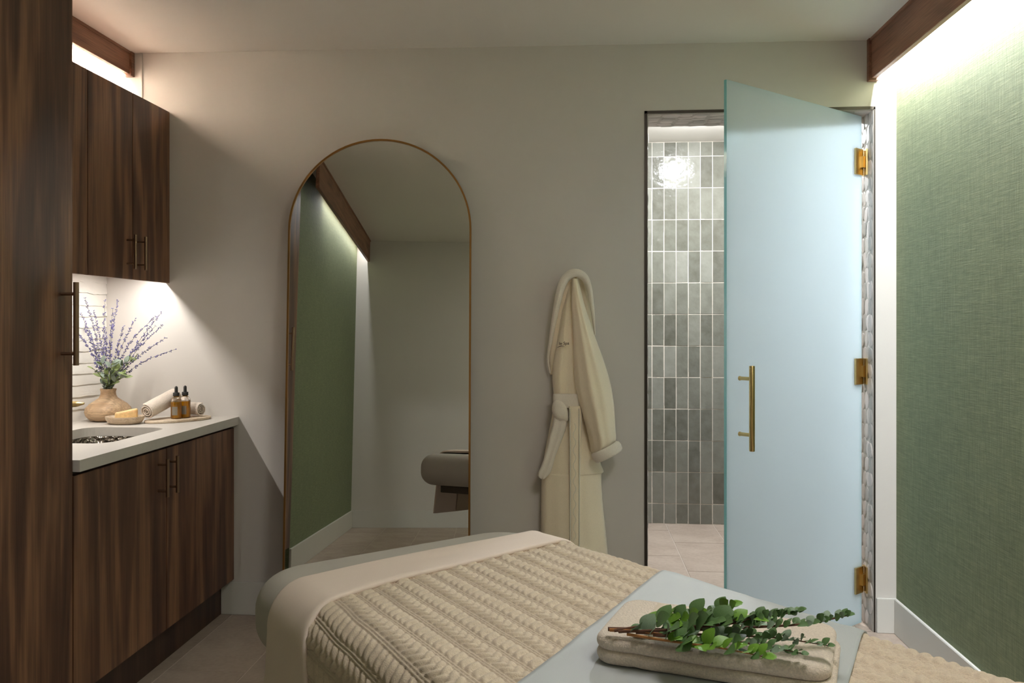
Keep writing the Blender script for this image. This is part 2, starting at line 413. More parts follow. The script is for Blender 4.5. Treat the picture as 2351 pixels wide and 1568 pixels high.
# floor with individual tiles
floor = structure(MB().box(XL - OUT, XR + OUT, YR - OUT, SYB + OUT, -0.10, -0.0012).build('floor', 'ftgrout'), 'beige stone tile floor of the treatment room and shower')
TW, TL = 0.305, 0.61
def tile_mesh(name, w, l, th, mat, bev=0.002):
    return mesh_of(MB().box(-w / 2, w / 2, -l / 2, l / 2, -th, 0, bev), name, mat)
def lay_floor(x0, x1, y0, y1, phx, phy, parent):
    cache = {}
    k0 = math.floor((x0 - phx) / TW)
    for k in range(k0, k0 + 40):
        a0 = phx + k * TW; a1 = a0 + TW
        if a0 >= x1: break
        off = phy + (TL / 2 if k % 2 else 0); j0 = math.floor((y0 - off) / TL)
        for j in range(j0, j0 + 30):
            b0 = off + j * TL; b1 = b0 + TL
            if b0 >= y1: break
            xa, xb, ya, yb = max(a0, x0), min(a1, x1), max(b0, y0), min(b1, y1)
            if xb - xa < 0.02 or yb - ya < 0.02: continue
            w, l = round(xb - xa - 0.003, 4), round(yb - ya - 0.003, 4)
            if (w, l) not in cache: cache[(w, l)] = tile_mesh('floor_tile', w, l, 0.006, 'floor_tile', 0.0012)
            piece('floor_tile', cache[(w, l)], parent, ((xa + xb) / 2, (ya + yb) / 2, 0))
lay_floor(XG, XR, YR, YG, -1.530, 3.159, floor)
lay_floor(XL, XR, YG, D, -1.530, 3.159, floor)
lay_floor(OPL, OPR, D, D + WT, 0.285, 4.35, floor)
lay_floor(SXL, SXR, D + WT, SYB, 0.285, 4.35, floor)

# ceiling (very slightly out of level, as in the photo)
mb = MB(); zs = ceil_z
x0, x1, y0, y1 = XL - OUT, XR + OUT, YR - OUT, D + 0.001
mb.add([(x0, y0, zs(x0)), (x1, y0, zs(x1)), (x1, y1, zs(x1)), (x0, y1, zs(x0)), (x0, y0, 2.7), (x1, y0, 2.7), (x1, y1, 2.7), (x0, y1, 2.7)],
       [(0, 3, 2, 1), (4, 5, 6, 7), (0, 1, 5, 4), (1, 2, 6, 5), (2, 3, 7, 6), (3, 0, 4, 7)])
structure(mb.build('ceiling', 'ceiling'), 'plain warm white ceiling')

# far wall with the shower opening
wall_back = structure(MB().box(XL - OUT, OPL, D, D + WT, -0.004, 2.7).box(OPR, XR + OUT, D, D + WT, -0.004, 2.7).box(OPL, OPR, D, D + WT, OPT, 2.7).build('wall_back', 'paint'), 'painted greige wall with the shower doorway')
wall_left = structure(MB().box(XL - OUT, XL, YG, D, -0.004, 2.7).build('wall_left', 'paint'), 'painted wall behind the cabinets')
structure(MB().box(XL - OUT, XG, YR - OUT, YG, -0.004, 2.7).build('wall_left_rear', 'grasscloth'), 'green grasscloth wall seen in the mirror')
structure(MB().box(XR, XR + OUT, YR - OUT, D, -0.004, 2.7).build('wall_right', 'grasscloth'), 'green grasscloth wall on the right')
structure(MB().box(XL - OUT, XR + OUT, YR - OUT, YR, -0.004, 2.7).build('wall_rear', 'paint'), 'plain wall behind the treatment table seen in the mirror')

# shower shell
wall_sh = structure(MB().box(SXL - 0.1, SXR + 0.1, SYB + 0.0018, SYB + 0.15, -0.004, 2.6).build('wall_shower_back', 'grout'), 'shower wall of stacked grey green tiles')
structure(MB().box(SXL - 0.12, SXL, D + WT, SYB + 0.01, -0.004, 2.6).build('wall_shower_left', 'shower_side'))
structure(MB().box(SXR, SXR + 0.12, D + WT, SYB + 0.01, -0.004, 2.6).build('wall_shower_right', 'shower_side'))
structure(MB().box(SXL - 0.12, SXR + 0.12, D + WT, SYB + 0.15, SZC, SZC + 0.1).build('ceiling_shower', 'ceiling'), 'pale shower ceiling')
PX, PZ = 0.0778, 0.2059
cache = {}
i0 = math.floor((SXL - 0.5021) / PX)
for i in range(i0, i0 + 20):
    a0, a1 = max(0.5021 + i * PX, SXL), min(0.5021 + (i + 1) * PX, SXR)
    if a1 - a0 < 0.008: continue
    for j in range(-1, 12):
        b0, b1 = max(0.1306 + j * PZ, 0.0), min(0.1306 + (j + 1) * PZ, SZC)
        if b1 - b0 < 0.01: continue
        key = (round(a1 - a0 - 0.004, 4), round(b1 - b0 - 0.004, 4))
        if key not in cache: cache[key] = mesh_of(MB().box(-key[0] / 2, key[0] / 2, -0.009, 0.0, -key[1] / 2, key[1] / 2, 0.0012), 'tile', 'shower_tile')
        piece('tile', cache[key], wall_sh, ((a0 + a1) / 2, SYB + 0.009 + random.uniform(-0.0008, 0.0008), (b0 + b1) / 2), rot=(random.uniform(-.006, .006), 0, random.uniform(-.012, .012)))

# pebble lined doorway
def pebble_mesh(seed):
    rd = random.Random(seed); n = 11; pts = []
    for k in range(n):
        a = 2 * PI * k / n; r = 0.5 * (1 + rd.uniform(-0.10, 0.10)); pts.append((r * math.cos(a), r * math.sin(a)))
    mb = MB(); vs = [(x, y, 0) for x, y in pts] + [(x * .94, y * .94, 0.7) for x, y in pts] + [(x * .7, y * .7, 1.0) for x, y in pts] + [(0, 0, 1.06)]; fs = []
    for l in range(2):
        for k in range(n): fs.append((l * n + k, l * n + (k + 1) % n, (l + 1) * n + (k + 1) % n, (l + 1) * n + k))
    for k in range(n): fs.append((2 * n + k, 2 * n + (k + 1) % n, 3 * n))
    return mesh_of(mb.add(vs, fs), 'pebble', 'pebble', True)
PEB = [pebble_mesh(s) for s in range(8)]
def pebble_field(parent, origin, ea, eb, la, lb, n_, pa, pb):
    """pebbles over an la x lb field; ea, eb in-plane axes, n_ outward"""
    ea, eb, n_ = Vector(ea), Vector(eb), Vector(n_)
    na = max(1, round(la / pa)); nb = max(1, round(lb / pb)); pa, pb = la / na, lb / nb
    for j in range(nb):
        for i in range(na + (j % 2)):
            a = (i + 0.5 - (0.5 if j % 2 else 0)) * pa + random.uniform(-.12, .12) * pa; b = (j + 0.5) * pb + random.uniform(-.12, .12) * pb
            sa, sb = pa * random.uniform(.86, 1.12), pb * random.uniform(.92, 1.2)
            a = min(max(a, sa * .45), la - sa * .45)
            th = random.uniform(-.4, .4); c, s = math.cos(th), math.sin(th)
            mt = Matrix((ea * c + eb * s, eb * c - ea * s, n_)).transposed().to_4x4() @ Matrix.Diagonal((sa, sb, random.uniform(.0022, .0045), 1))
            mt.translation = Vector(origin) + ea * a + eb * b - ORG.get(parent, Vector())
            o = bpy.data.objects.new('pebble', random.choice(PEB)); C.objects.link(o); o.parent = parent; o.matrix_local = mt
jamb = structure(MB().box(OPR - 0.004, OPR, D, D + WT, 0, OPT).build('trim_jamb_right', 'pebble_grout'), 'pebble stone lining of the doorway beside the hinges')
pebble_field(jamb, (OPR - 0.004, D + 0.008, 0.0), (0, 1, 0), (0, 0, 1), WT - 0.01, OPT, (-1, 0, 0), 0.046, 0.068)
jl = structure(MB().box(OPL, OPL + 0.004, D, D + WT, 0, OPT).build('trim_jamb_left', 'pebble_grout'), 'pebble stone lining on the latch side of the doorway')
pebble_field(jl, (OPL + 0.004, D + 0.008, 0.0), (0, 1, 0), (0, 0, 1), WT - 0.01, OPT, (1, 0, 0), 0.046, 0.068)
jh = structure(MB().box(OPL, OPR, D, D + WT, OPT - 0.004, OPT).build('trim_soffit', 'pebble_grout'), 'pebble stone soffit over the shower doorway')
pebble_field(jh, (OPL, D + 0.008, OPT - 0.004), (0, 1, 0), (1, 0, 0), WT - 0.01, OPR - OPL, (0, 0, -1), 0.046, 0.068)
e = 0.010
structure(MB().box(OPL - e, OPL + 0.002, D - 0.003, D + 0.006, 0, OPT + e).box(OPR - 0.002, OPR + 0.005, D - 0.003, D + 0.006, 0, OPT + 0.006).box(OPL - e, OPR + 0.005, D - 0.003, D + 0.006, OPT - 0.002, OPT + e).build('trim_edge', 'darkmetal'), 'thin dark metal edge around the shower doorway')

# baseboards
BH, BT = 0.146, 0.014
structure(MB().box(-1.583, OPL - 0.012, D - BT, D, 0, BH, 0.002).build('baseboard_back', 'trimwhite'), 'painted baseboard under the mirror')
structure(MB().box(OPR + 0.008, XR, D - BT, D, 0, BH, 0.002).build('baseboard_corner', 'trimwhite'), 'short white baseboard between doorway and green wall')
structure(MB().box(XR - BT, XR, YR, D - BT, 0, BH, 0.002).build('baseboard_right', 'trimwhite'), 'white baseboard along the green wall')
structure(MB().box(XG, XG + BT, YR, YG, 0, BH, 0.002).build('baseboard_left', 'trimwhite'), 'white baseboard along the green wall in the mirror')
structure(MB().box(XG + BT, XR - BT, YR, YR + BT, 0, BH, 0.002).build('baseboard_rear', 'trimwhite'), 'white baseboard of the wall behind the camera')
# slim upright strip at the top of the far wall
structure(MB().box(-1.966, -1.954, D - 0.006, D, 2.20, ceil_z(-1.96), 0.001).build('trim_strip', 'trimwhite'), 'slim upright painted strip beside the left cove')

# cove fascias with light strips behind them
def fascia(name, x0, x1, ya, yb, zb, label, endcap=True, capside=1):
    zt = ceil_z((x0 + x1) / 2) + 0.005
    rt = empty(name, ((x0 + x1) / 2, (ya + yb) / 2, zb)); structure(rt, label)
    MB().box(x0, x1, ya, yb, zb, zt, 0.0015).build('fascia_board', 'fascia', rt)
    if endcap: MB().box(x0 - 0.010, x1 + 0.010, yb, yb + 0.028, zb - 0.008, zt, 0.0015).build('end_cap', 'fascia', rt)
    MB().box(min(x0, x1) - 0.006 if capside < 0 else x0, x1 if capside < 0 else x1 + 0.006, ya, yb, zt - 0.016, zt, 0.001).build('shadow_bead', 'fascia', rt)
    return rt
fascia('trim_cove_right', 1.240, 1.262, YR, D - 0.028, 2.333, 'walnut cove fascia hiding the light over the green wall', True, -1)
fascia('trim_cove_left', -2.024, -2.002, 2.56, D - 0.028, 2.430, 'lit wooden cove fascia above the wall cabinets', True, 1)
fascia('trim_cove_left_rear', XG + 0.093, XG + 0.115, YR, YG, 2.333, 'dark cove fascia over the green wall in the mirror', False, 1)
def led(name, x, ya, yb, z, w, mat, label, tilt=0.0):
    L = empty(name, (x, (ya + yb) / 2, z), label, 'light')
    c, s = math.cos(tilt), math.sin(tilt)
    MB().obox((x + 0.004 * s, (ya + yb) / 2, z + 0.004 * c), (w / 2 * c + .002, 0, -w / 2 * s), (0, (yb - ya) / 2, 0), (0.003 * s, 0, 0.003 * c)).build('channel', 'trimwhite', L)
    mb = MB(); a = Vector((w / 2 * c, 0, -w / 2 * s)); p = Vector((x, ya + 0.01, z)); q = Vector((x, yb - 0.01, z))
    mb.add([p - a, p + a, q + a, q - a], [(0, 3, 2, 1)]); mb.build('diffuser', mat, L); return L
M['led_r'] = emit('led_right', (0.90, 0.955, 1.0, 1), LED_RIGHT)
M['led_l'] = emit('led_left', (1.0, 0.92, 0.80, 1), LED_LEFT)
M['led_lr'] = emit('led_left_rear', (0.94, 0.97, 1.0, 1), LED_LEFT_REAR)
M['led_c'] = emit('led_cabinet', (1.0, 0.965, 0.92, 1), LED_CABINET)
led('led_strip', 1.276, YR, D, 2.47, 0.016, 'led_r', 'white light strip hidden behind the right cove fascia')
led('led_strip', -2.050, 2.56, D, 2.490, 0.016, 'led_l', 'warm light strip behind the fascia above the wall cabinets', 0.35)
led('led_strip', XG + 0.084, YR, 1.45, 2.47, 0.010, 'led_lr', 'light strip behind the fascia of the green wall in the mirror')

# ================================================================== SHOWER DOOR
Hg = Vector((1.236, 3.895, 0)); Fr = Vector((0.551, 3.261, 0))
dd = (Fr - Hg).normalized(); GL = (Fr - Hg).length; nn_ = Vector((-dd.y, dd.x, 0))
if nn_.y > 0: nn_ = -nn_
door = empty('door_1', (Hg.x, Hg.y, 0.0)); tag(door, 'open frosted glass shower door with brass hinges', 'door', kind='structure')
mb = MB(); T = 0.006; up = Vector((0, 0, 1))
a, b = Hg + dd * 0.006, Hg + dd * GL; z0, z1 = 0.012, 2.200
P8 = [a + nn_ * T + up * z0, b + nn_ * T + up * z0, b - nn_ * T + up * z0, a - nn_ * T + up * z0, a + nn_ * T + up * z1, b + nn_ * T + up * z1, b - nn_ * T + up * z1, a - nn_ * T + up * z1]
mb.add(P8, [(0, 1, 5, 4), (2, 3, 7, 6)]); mb.cur = 1; mb.add([], []); k = 0
mb.f += [[0, 3, 2, 1], [4, 5, 6, 7], [1, 2, 6, 5], [3, 0, 4, 7]]; mb.mi += [1, 1, 1, 1]
tag(mb.build('glass_panel', ['frosted', 'glass_edge'], door), 'frosted blue green glass with a teal edge')
hd = MB(); hp = Hg + dd * (GL - 0.075)
hb = hp + nn_ * 0.062
hd.tube([hb + up * 0.834, hb + up * 0.836, hb + up * 1.146, hb + up * 1.148], [0.0095, 0.0105, 0.0105, 0.0095], 20)
handle = hd.build('handle', 'brass', door, True); tag(handle, 'straight brass pull bar')
for z in (0.893, 1.100):
    MB().tube([hp + nn_ * 0.006 + up * z, hb + up * z], 0.0070, 14).tube([hp + nn_ * 0.0062 + up * z, hp + nn_ * 0.010 + up * z], 0.0085, 16).build('handle_post', 'brass', handle, True)
for z in (2.000, 1.098, 0.200):
    h = MB().obox(Hg + dd * 0.036 + nn_ * 0.010 + up * z, dd * 0.028, nn_ * 0.004, up * 0.056).obox(Hg + dd * 0.036 - nn_ * 0.010 + up * z, dd * 0.028, nn_ * 0.004, up * 0.056).build('hinge', 'brass', door)
    MB().obox((1.2500, 3.885, z), (0.0035, 0, 0), (0, 0.024, 0), (0, 0, 0.056)).build('jamb_plate', 'brass', h)
    MB().obox(Hg + dd * 0.010 + nn_ * 0.014 + up * z, dd * 0.014, nn_ * 0.010, up * 0.024).build('knuckle', 'brass', h)
    MB().tube([Hg + nn_ * 0.004 + up * (z - 0.054), Hg + nn_ * 0.004 + up * (z + 0.054)], 0.0065, 12).build('pin', 'brass', h, True)

# shower downlight
dl = empty('shower_downlight', (0.73, 4.95, SZC - 0.04), 'round shower ceiling downlight reflected in the tiles', 'light')
M['down_s'] = emit('shower_lamp', (0.93, 0.97, 1.0, 1), DOWNLIGHT_SHOWER)
MB().lathe([(0.054, 0.04), (0.064, 0.04), (0.064, 0), (0.056, 0), (0.054, 0.012)], (0.73, 4.95, SZC - 0.04), 40, cap=False).build('trim_ring', 'darkmetal', dl, True)
MB().lathe([(0.0001, -0.030), (0.02, -0.027), (0.036, -0.018), (0.048, -0.004), (0.054, 0.015)], (0.73, 4.95, SZC - 0.04), 40, cap=False).build('lens', 'down_s', dl)

# fill lamp out of view, added to brighten the bed and robe
LX, LY = 0.60, 1.45
cl_z = ceil_z(LX) - 0.06
cl = empty('fill_lamp', (LX, LY, cl_z), 'added flush round fill lamp above the treatment table', 'light')
M['fill_emitter'] = emit('fill_emitter', (1.0, 0.95, 0.92, 1), FILL_LAMP)
MB().lathe([(0.30, 0.06), (0.30, 0.040), (0.29, 0.035), (0.28, 0.040), (0.28, 0.06)], (LX, LY, cl_z), 40, cap=False).build('base_ring', 'trimwhite', cl, True)
MB().lathe([(0.0005, 0.0), (0.12, 0.004), (0.22, 0.018), (0.278, 0.040)], (LX, LY, cl_z), 40, cap=False).build('diffuser', 'fill_emitter', cl, True)

# ================================================================== CABINETS
CYN, CYF = 2.54, D - 0.002      # cabinet run
def pull(x, y, z0, z1, parent, r=0.0065, reach=0.036, inset=0.022):
    o = MB().tube([(x + reach, y, z0), (x + reach, y, z1)], r, 12).build('handle', 'bronze', parent, True)
    for z in (z0 + inset, z1 - inset): MB().tube([(x, y, z), (x + reach, y, z)], r * 0.62, 8).build('post', 'bronze', o, True)
    return o
def door_panel(x, ya, yb, za, zb, parent, name='door'):
    g = 0.0018
    return MB().box(x - 0.019, x, ya + g, yb - g, za, zb, 0.0012).build(name, 'walnut', parent)
# wall cabinet
UX = -1.826; UZ0, UZ1 = 1.487, 2.260
up_c = empty('wall_cabinet', ((XL + UX) / 2, (CYN + CYF) / 2, UZ0), 'dark walnut wall cabinet over the lit counter', 'cabinet')
MB().box(XL + 0.001, UX - 0.020, CYN, CYF, UZ0 + 0.040, UZ1).build('body', 'walnut_dark', up_c)
us = [CYN, 2.797, 3.133, 3.469, CYF]
for i in range(4):
    dr = door_panel(UX, us[i], us[i + 1], UZ0, UZ1, up_c)
    if i == 2: pull(UX, us[i + 1] - 0.047, 1.527, 1.667, dr)
    if i == 3: pull(UX, us[i] + 0.040, 1.527, 1.667, dr)
    if i == 0: pull(UX, us[i + 1] - 0.047, 1.527, 1.667, dr)
    if i == 1: pull(UX, us[i] + 0.040, 1.527, 1.667, dr)
led('cabinet_light', -1.872, CYN + 0.02, CYF - 0.05, UZ0 + 0.036, 0.016, 'led_c', 'bright light strip under the wall cabinet')
# base cabinet
BX = -1.526; BZ0, BZ1 = 0.156, 0.848
ba = empty('base_cabinet', ((XL + BX) / 2, (CYN + CYF) / 2, 0), 'low walnut base cabinet under the grey countertop', 'cabinet')
MB().box(XL + 0.001, BX - 0.020, CYN, CYF, BZ0, 0.60).box(XL + 0.001, XL + 0.018, CYN, CYF, 0.60, BZ1).box(BX - 0.038, BX - 0.020, CYN, CYF, 0.60, BZ1).box(XL + 0.001, BX - 0.020, CYN, CYN + 0.018, 0.60, BZ1).box(XL + 0.001, BX - 0.020, CYF - 0.018, CYF, 0.60, BZ1).build('body', 'walnut_dark', ba)
MB().box(XL + 0.001, BX - 0.058, CYN, CYF, 0, BZ0).build('toe_kick', 'walnut_dark', ba)
d1 = door_panel(BX, CYN, 3.150, BZ0, BZ1 - 0.012, ba); d2 = door_panel(BX, 3.150, CYF, BZ0, BZ1 - 0.012, ba)
pull(BX, 3.084, 0.666, 0.807, d1); pull(BX, 3.164, 0.668, 0.806, d2)
# tall cabinet
ta = empty('tall_cabinet', ((XL + BX) / 2, 2.41, 0), 'full height narrow walnut cabinet filling the left edge of the photo', 'cabinet')
TY0, TY1 = YG + 0.003, CYN - 0.002
MB().box(XL + 0.001, BX - 0.020, TY0, TY1, BZ0, 2.50).build('body', 'walnut_dark', ta)
MB().box(XL + 0.001, BX - 0.058, TY0, TY1, 0, BZ0).build('toe_kick', 'walnut_dark', ta)
e2 = door_panel(BX, TY0, TY1, BZ0, 2.50, ta)
pull(BX, TY1 - 0.060, 1.178, 1.426, e2, r=0.008, reach=0.046, inset=0.035)

# countertop with sink cut-out
CT0, CT1 = 0.850, 0.886; CXF = -1.505
SKX, SKY, SKW, SKL = -1.790, 3.135, 0.335, 0.470
def counter():
    bm = bmesh.new(); g = 0.002
    outer = [(XL + 0.0005, CYN), (CXF, CYN), (CXF, D - 0.0005), (XL + 0.0005, D - 0.0005)]
    inner = [(x, y) for x, y, _, _ in rrect(SKW, SKL, 0.07, 8, SKX, SKY)]
    ed = []
    for loop in (outer, inner):
        vs = [bm.verts.new((x, y, CT1)) for x, y in loop]
        for i in range(len(vs)): ed.append(bm.edges.new((vs[i], vs[(i + 1) % len(vs)])))
    bmesh.ops.triangle_fill(bm, use_beauty=True, use_dissolve=False, edges=ed)
    r = bmesh.ops.extrude_face_region(bm, geom=bm.faces[:])
    for w in [x for x in r['geom'] if isinstance(x, bmesh.types.BMVert)]: w.co.z = CT0
    bm.verts.index_update(); mb = MB(); mb.add([w.co.copy() for w in bm.verts], [[w.index for w in f.verts] for f in bm.faces]); bm.free(); return mb
tag(counter().build('countertop', 'quartz', None, org=((XL + CXF) / 2, (CYN + D) / 2, CT0)), 'pale grey stone countertop with an undermount sink', 'countertop')
# sink
sk = empty('sink', (SKX, SKY, 0.69), 'hammered metal basin set into the grey countertop', 'sink')
mb = MB(); ring = []
for w, z, r_ in ((SKW + 0.03, CT0 - 0.001, 0.08), (SKW - 0.004, CT0 - 0.001, 0.07), (SKW - 0.012, CT0 - 0.02, 0.07), (SKW - 0.03, 0.72, 0.07), (SKW - 0.07, 0.700, 0.06), (0.06, 0.694, 0.028)):
    l = w + (SKL - SKW) if w > 0.1 else 0.06
    ring.append([(x, y, z) for x, y, _, _ in rrect(w, l, r_, 10, SKX, SKY)])
mb.grid(lambda i, j: ring[i][j], len(ring), len(ring[0]), cv=True)
n0 = len(ring[0]); mb.f.append([len(mb.v) - n0 + k for k in range(n0)]); mb.mi.append(0)
mb.build('basin', 'nickel', sk, True)
MB().lathe([(0.0001, 0.006), (0.018, 0.006), (0.024, 0.0), (0.024, -0.004)], (SKX, SKY, 0.696), 24).build('drain', 'nickel', sk, True)
# brass wall faucet reaching over the sink
fa = empty('faucet', (XL + 0.02, 3.135, 0.99), 'brass faucet spout reaching over the sink beside the vase', 'faucet')
MB().tube([(XL + 0.014, 3.135, 0.998), (XL + 0.022, 3.135, 0.998)], 0.030, 24).build('flange', 'brass', fa, True)
MB().tube(spline([(XL + 0.02, 3.135, 0.998), (-1.98, 3.135, 0.998), (-1.92, 3.138, 0.998), (-1.875, 3.140, 1.000), (-1.845, 3.142, 1.002)], 16), [0.013] * 6 + [0.0125] * 4 + [0.012, 0.0115, 0.011, 0.0095, 0.007, 0.0055, 0.004], 14).build('spout', 'brass', fa, True)
MB().tube([(XL + 0.016, 3.01, 0.998), (XL + 0.05, 3.01, 0.998), (XL + 0.055, 3.01, 1.0)], [0.020, 0.018, 0.015], 20).tube([(XL + 0.045, 3.01, 1.0), (XL + 0.06, 3.01, 1.07)], 0.005, 10).build('lever', 'brass', fa, True)

# split-face backsplash: each torn-edge tile its own piece
BSY0, BSY1 = CYN, D - 0.001
rowh = 0.0500; nrow = int((1.527 - CT1) / rowh) + 1
for r_ in range(nrow):
    zt = CT1 + rowh * (r_ + 1); zb = CT1 + rowh * r_
    if zb > UZ0 + 0.03: break
    zt = min(zt, 1.527); ya = BSY0; off = random.uniform(0.12, 0.3)
    cuts = [BSY0]; y = BSY0 + off
    while y < BSY1 - 0.08: cuts.append(y); y += random.uniform(0.24, 0.36)
    cuts.append(BSY1)
    for ca, cb_ in zip(cuts[:-1], cuts[1:]):
        n = max(4, int((cb_ - ca) / 0.022)); vs = []; fs = []
        for i in range(n + 1):
            y = ca + (cb_ - ca) * i / n
            w = 0.010 * vnoise(y * 13, r_ * 3.7) + 0.006 * vnoise(y * 43, r_ * 5.1 + 9)
            w = 0 if r_ == 0 else w; th = 0.007 + 0.004 * vnoise(y * 9, r_ * 2.2 + 4)
            vs += [(XL, y, zb + w), (XL + th, y, zb + w), (XL + th * 0.9, y, zb + w + 0.012), (XL + 0.0015, y, zt + 0.010), (XL, y, zt + 0.010)]
        for i in range(n):
            for k in range(5): a_, b_ = i * 5 + k, i * 5 + (k + 1) % 5; fs.append((a_, b_, b_ + 5, a_ + 5))
        fs += [(0, 1, 2, 3, 4), tuple(n * 5 + k for k in (4, 3, 2, 1, 0))]
        MB().add(vs, fs).build('tile', 'split_tile', wall_left)

# ================================================================== MIRROR
mt_tilt, mt_yaw = R(3.4), R(3.0)
MWH, MH = 0.400, 2.112
base_mid = Vector((-0.842, D - 0.034 - MH * math.sin(mt_tilt), 0.002))
mm_ = Matrix.Translation(base_mid) @ Matrix.Rotation(mt_yaw, 4, 'Z') @ Matrix.Rotation(-mt_tilt, 4, 'X')
mir = empty('arched_mirror', base_mid, 'tall arched floor mirror with a thin gold frame', 'mirror')
def arch(hw, z0, zt, n=40):
    pts = [(-hw, z0)] + [(-hw, z0 + (zt - hw - z0) * k / 6) for k in range(1, 6)]
    pts += [(-hw * math.cos(PI * k / n), zt - hw + hw * math.sin(PI * k / n)) for k in range(n + 1)]
    pts += [(hw, zt - hw - (zt - hw - z0) * k / 6) for k in range(1, 7)]; return pts
outer = arch(MWH, 0.0, MH); inner = arch(MWH - 0.008, 0.008, MH - 0.008); n = len(outer)
mb = MB()
ringp = [[(x, 0.0, z) for x, z in outer], [(x, -0.019, z) for x, z in outer], [(x, -0.019, z) for x, z in inner], [(x, 0.0, z) for x, z in inner]]
mb.grid(lambda i, j: mm_ @ Vector(ringp[i][j]), 4, n, cu=True, cv=True); mb.build('frame', 'gold', mir)
mb = MB(); mb.add([mm_ @ Vector((x, -0.014, z)) for x, z in inner], [tuple(range(n))]); mb.build('glass', 'mirror', mir)
mb = MB(); mb.add([mm_ @ Vector((x, -0.004, z)) for x, z in inner] + [mm_ @ Vector((x, -0.012, z)) for x, z in inner], [tuple(range(n)), tuple(range(n, 2 * n))] + [(k, (k + 1) % n, n + (k + 1) % n, n + k) for k in range(n)]); mb.build('backing', 'walnut_dark', mir)

# ================================================================== ROBE
rb = empty('bathrobe', (at(1322, 1290, D - 0.06).x, D - 0.03, 0.30), 'cream hooded bathrobe hanging on the wall by the shower', 'bathrobe')
def shell(rows, y0, nseg=26, sub=5, pleat=None, power=0.5):
    """hanging cloth: rows (py, left px, right px, depth) -> closed soft shell standing off the plane y0"""
    pts = [at(l, py, y0) for py, l, r, d in rows]; ptr = [at(r, py, y0) for py, l, r, d in rows]; dep = [Vector((d, 0, 0)) for *_, d in rows]
    N = sub * (len(rows) - 1); A, B, DD = spline(pts, N), spline(ptr, N), spline(dep, N)
    def fn(i, j):
        a, b, d = A[i], B[i], DD[i].x
        if j <= nseg:
            s = j / nseg; w = 1 - abs(2 * s - 1) ** 3; w = max(0, w) ** power
            p = a.lerp(b, s); k = pleat(s, i / N) if pleat else 0
            return Vector((p.x, y0 - d * w * (1 + k), p.z))
        s = 1 - (j - nseg) / nseg; p = a.lerp(b, s); return Vector((p.x, y0 + 0.004, p.z))
    mb = MB(); ring = 2 * nseg; mb.grid(fn, N + 1, ring, cv=True)
    mb.f.append(list(range(ring))); mb.f.append([N * ring + k for k in range(ring)]); mb.mi += [0, 0]
    return mb
def pl(*waves):
    return lambda s, t_: sum(a * math.sin(2 * PI * (f * s + ph + sh * t_)) * smoothstep(t0, t0 + 0.12, t_) for a, f, ph, sh, t0 in waves)
YW = D - 0.012
# hood lining, hanging flat against the wall
shell([(626, 1312, 1334, .03), (650, 1297, 1350, .035), (700, 1283, 1360, .035), (760, 1269, 1364, .03), (820, 1260, 1366, .03), (860, 1263, 1362, .02)], YW, 22, 4, pl((.15, 2.3, .2, .2, 0))).build('hood', 'robe', rb, True, angle=180)
# rolled terry rim of the hood
rim = [(1263, 856), (1258, 824), (1264, 782), (1272, 735), (1281, 690), (1290, 655), (1303, 634), (1322, 627), (1341, 636), (1352, 660), (1358, 695), (1363, 735), (1366, 770)]
ry = [D - .03, D - .04, D - .06, D - .075, D - .085, D - .09, D - .09, D - .09, D - .085, D - .075, D - .065, D - .05, D - .035]
rr = [.003, .005, .008, .0115, .015, .0175, .019, .0185, .017, .013, .0095, .0065, .003]
pp = spline([at(x, y, yy) for (x, y), yy in zip(rim, ry)], 48); rrs = [v_.x for v_ in spline([Vector((r_, 0, 0)) for r_ in rr], 48)]
MB().tube(pp, rrs, 14, flat=1.5).build('hood_rim', 'robe_terry', rb, True)
# bodice front and skirt
shell([(648, 1308, 1324, .03), (680, 1299, 1330, .045), (720, 1289, 1340, .055), (780, 1279, 1352, .065), (830, 1270, 1362, .07), (870, 1268, 1364, .07), (905, 1271, 1358, .065), (930, 1272, 1352, .065)], YW - .01, 34, 5, pl((.12, 1.4, .1, .15, .1), (.03, 4.2, .3, .1, .2))).build('bodice', 'robe', rb, True, angle=180)
shell([(925, 1272, 1350, .065), (960, 1266, 1356, .07), (1010, 1256, 1366, .075), (1060, 1247, 1378, .08), (1082, 1244, 1386, .08), (1090, 1243, 1381, .08), (1150, 1242, 1384, .085), (1220, 1241, 1391, .09), (1300, 1240, 1399, .10), (1420, 1238, 1404, .11), (1520, 1238, 1408, .11)][:-2] + [(1330, 1240, 1401, .105)], YW - .008, 40, 5, pl((.09, 1.6, .35, .1, .05), (.02, 4.1, .1, .0, .15))).build('skirt', 'robe', rb, True, angle=180)
# hanging sleeve with turned-back cuff
shell([(640, 1313, 1327, .035), (668, 1312, 1334, .05), (700, 1312, 1342, .065), (740, 1314, 1355, .08), (780, 1315, 1369, .09), (830, 1316, 1387, .10), (880, 1319, 1402, .105), (930, 1330, 1410, .105), (980, 1344, 1413, .10), (1012, 1352, 1414, .09), (1036, 1356, 1402, .07)], YW - .055, 34, 6, pl((.10, 1.1, .55, .2, 0), (.035, 3.2, .1, -.3, .1))).build('sleeve', 'robe', rb, True, angle=180)
c0, c1 = at(1357, 1044, D - .125), at(1420, 1012, D - .12)
cu = (c1 - c0); cuN = Vector((cu.z, 0, -cu.x)).normalized(); cuN = cuN if cuN.z < 0 else -cuN
mb = MB(); seg = 28
def cuff(i, j):
    t_ = j / seg * 2 * PI; ex = 0.5 - 0.5 * math.cos(t_); fr = math.sin(t_)
    p = c0.lerp(c1, ex); along = [(-.004, .82), (.002, 1.0), (.016, 1.05), (.034, 1.0), (.041, .9), (.040, .78), (.020, .70)][i]
    q = c0.lerp(c1, .5); p = q + (p - q) * along[1]
    return p + cuN * along[0] + Vector((0, -fr * 0.050 * along[1], 0))
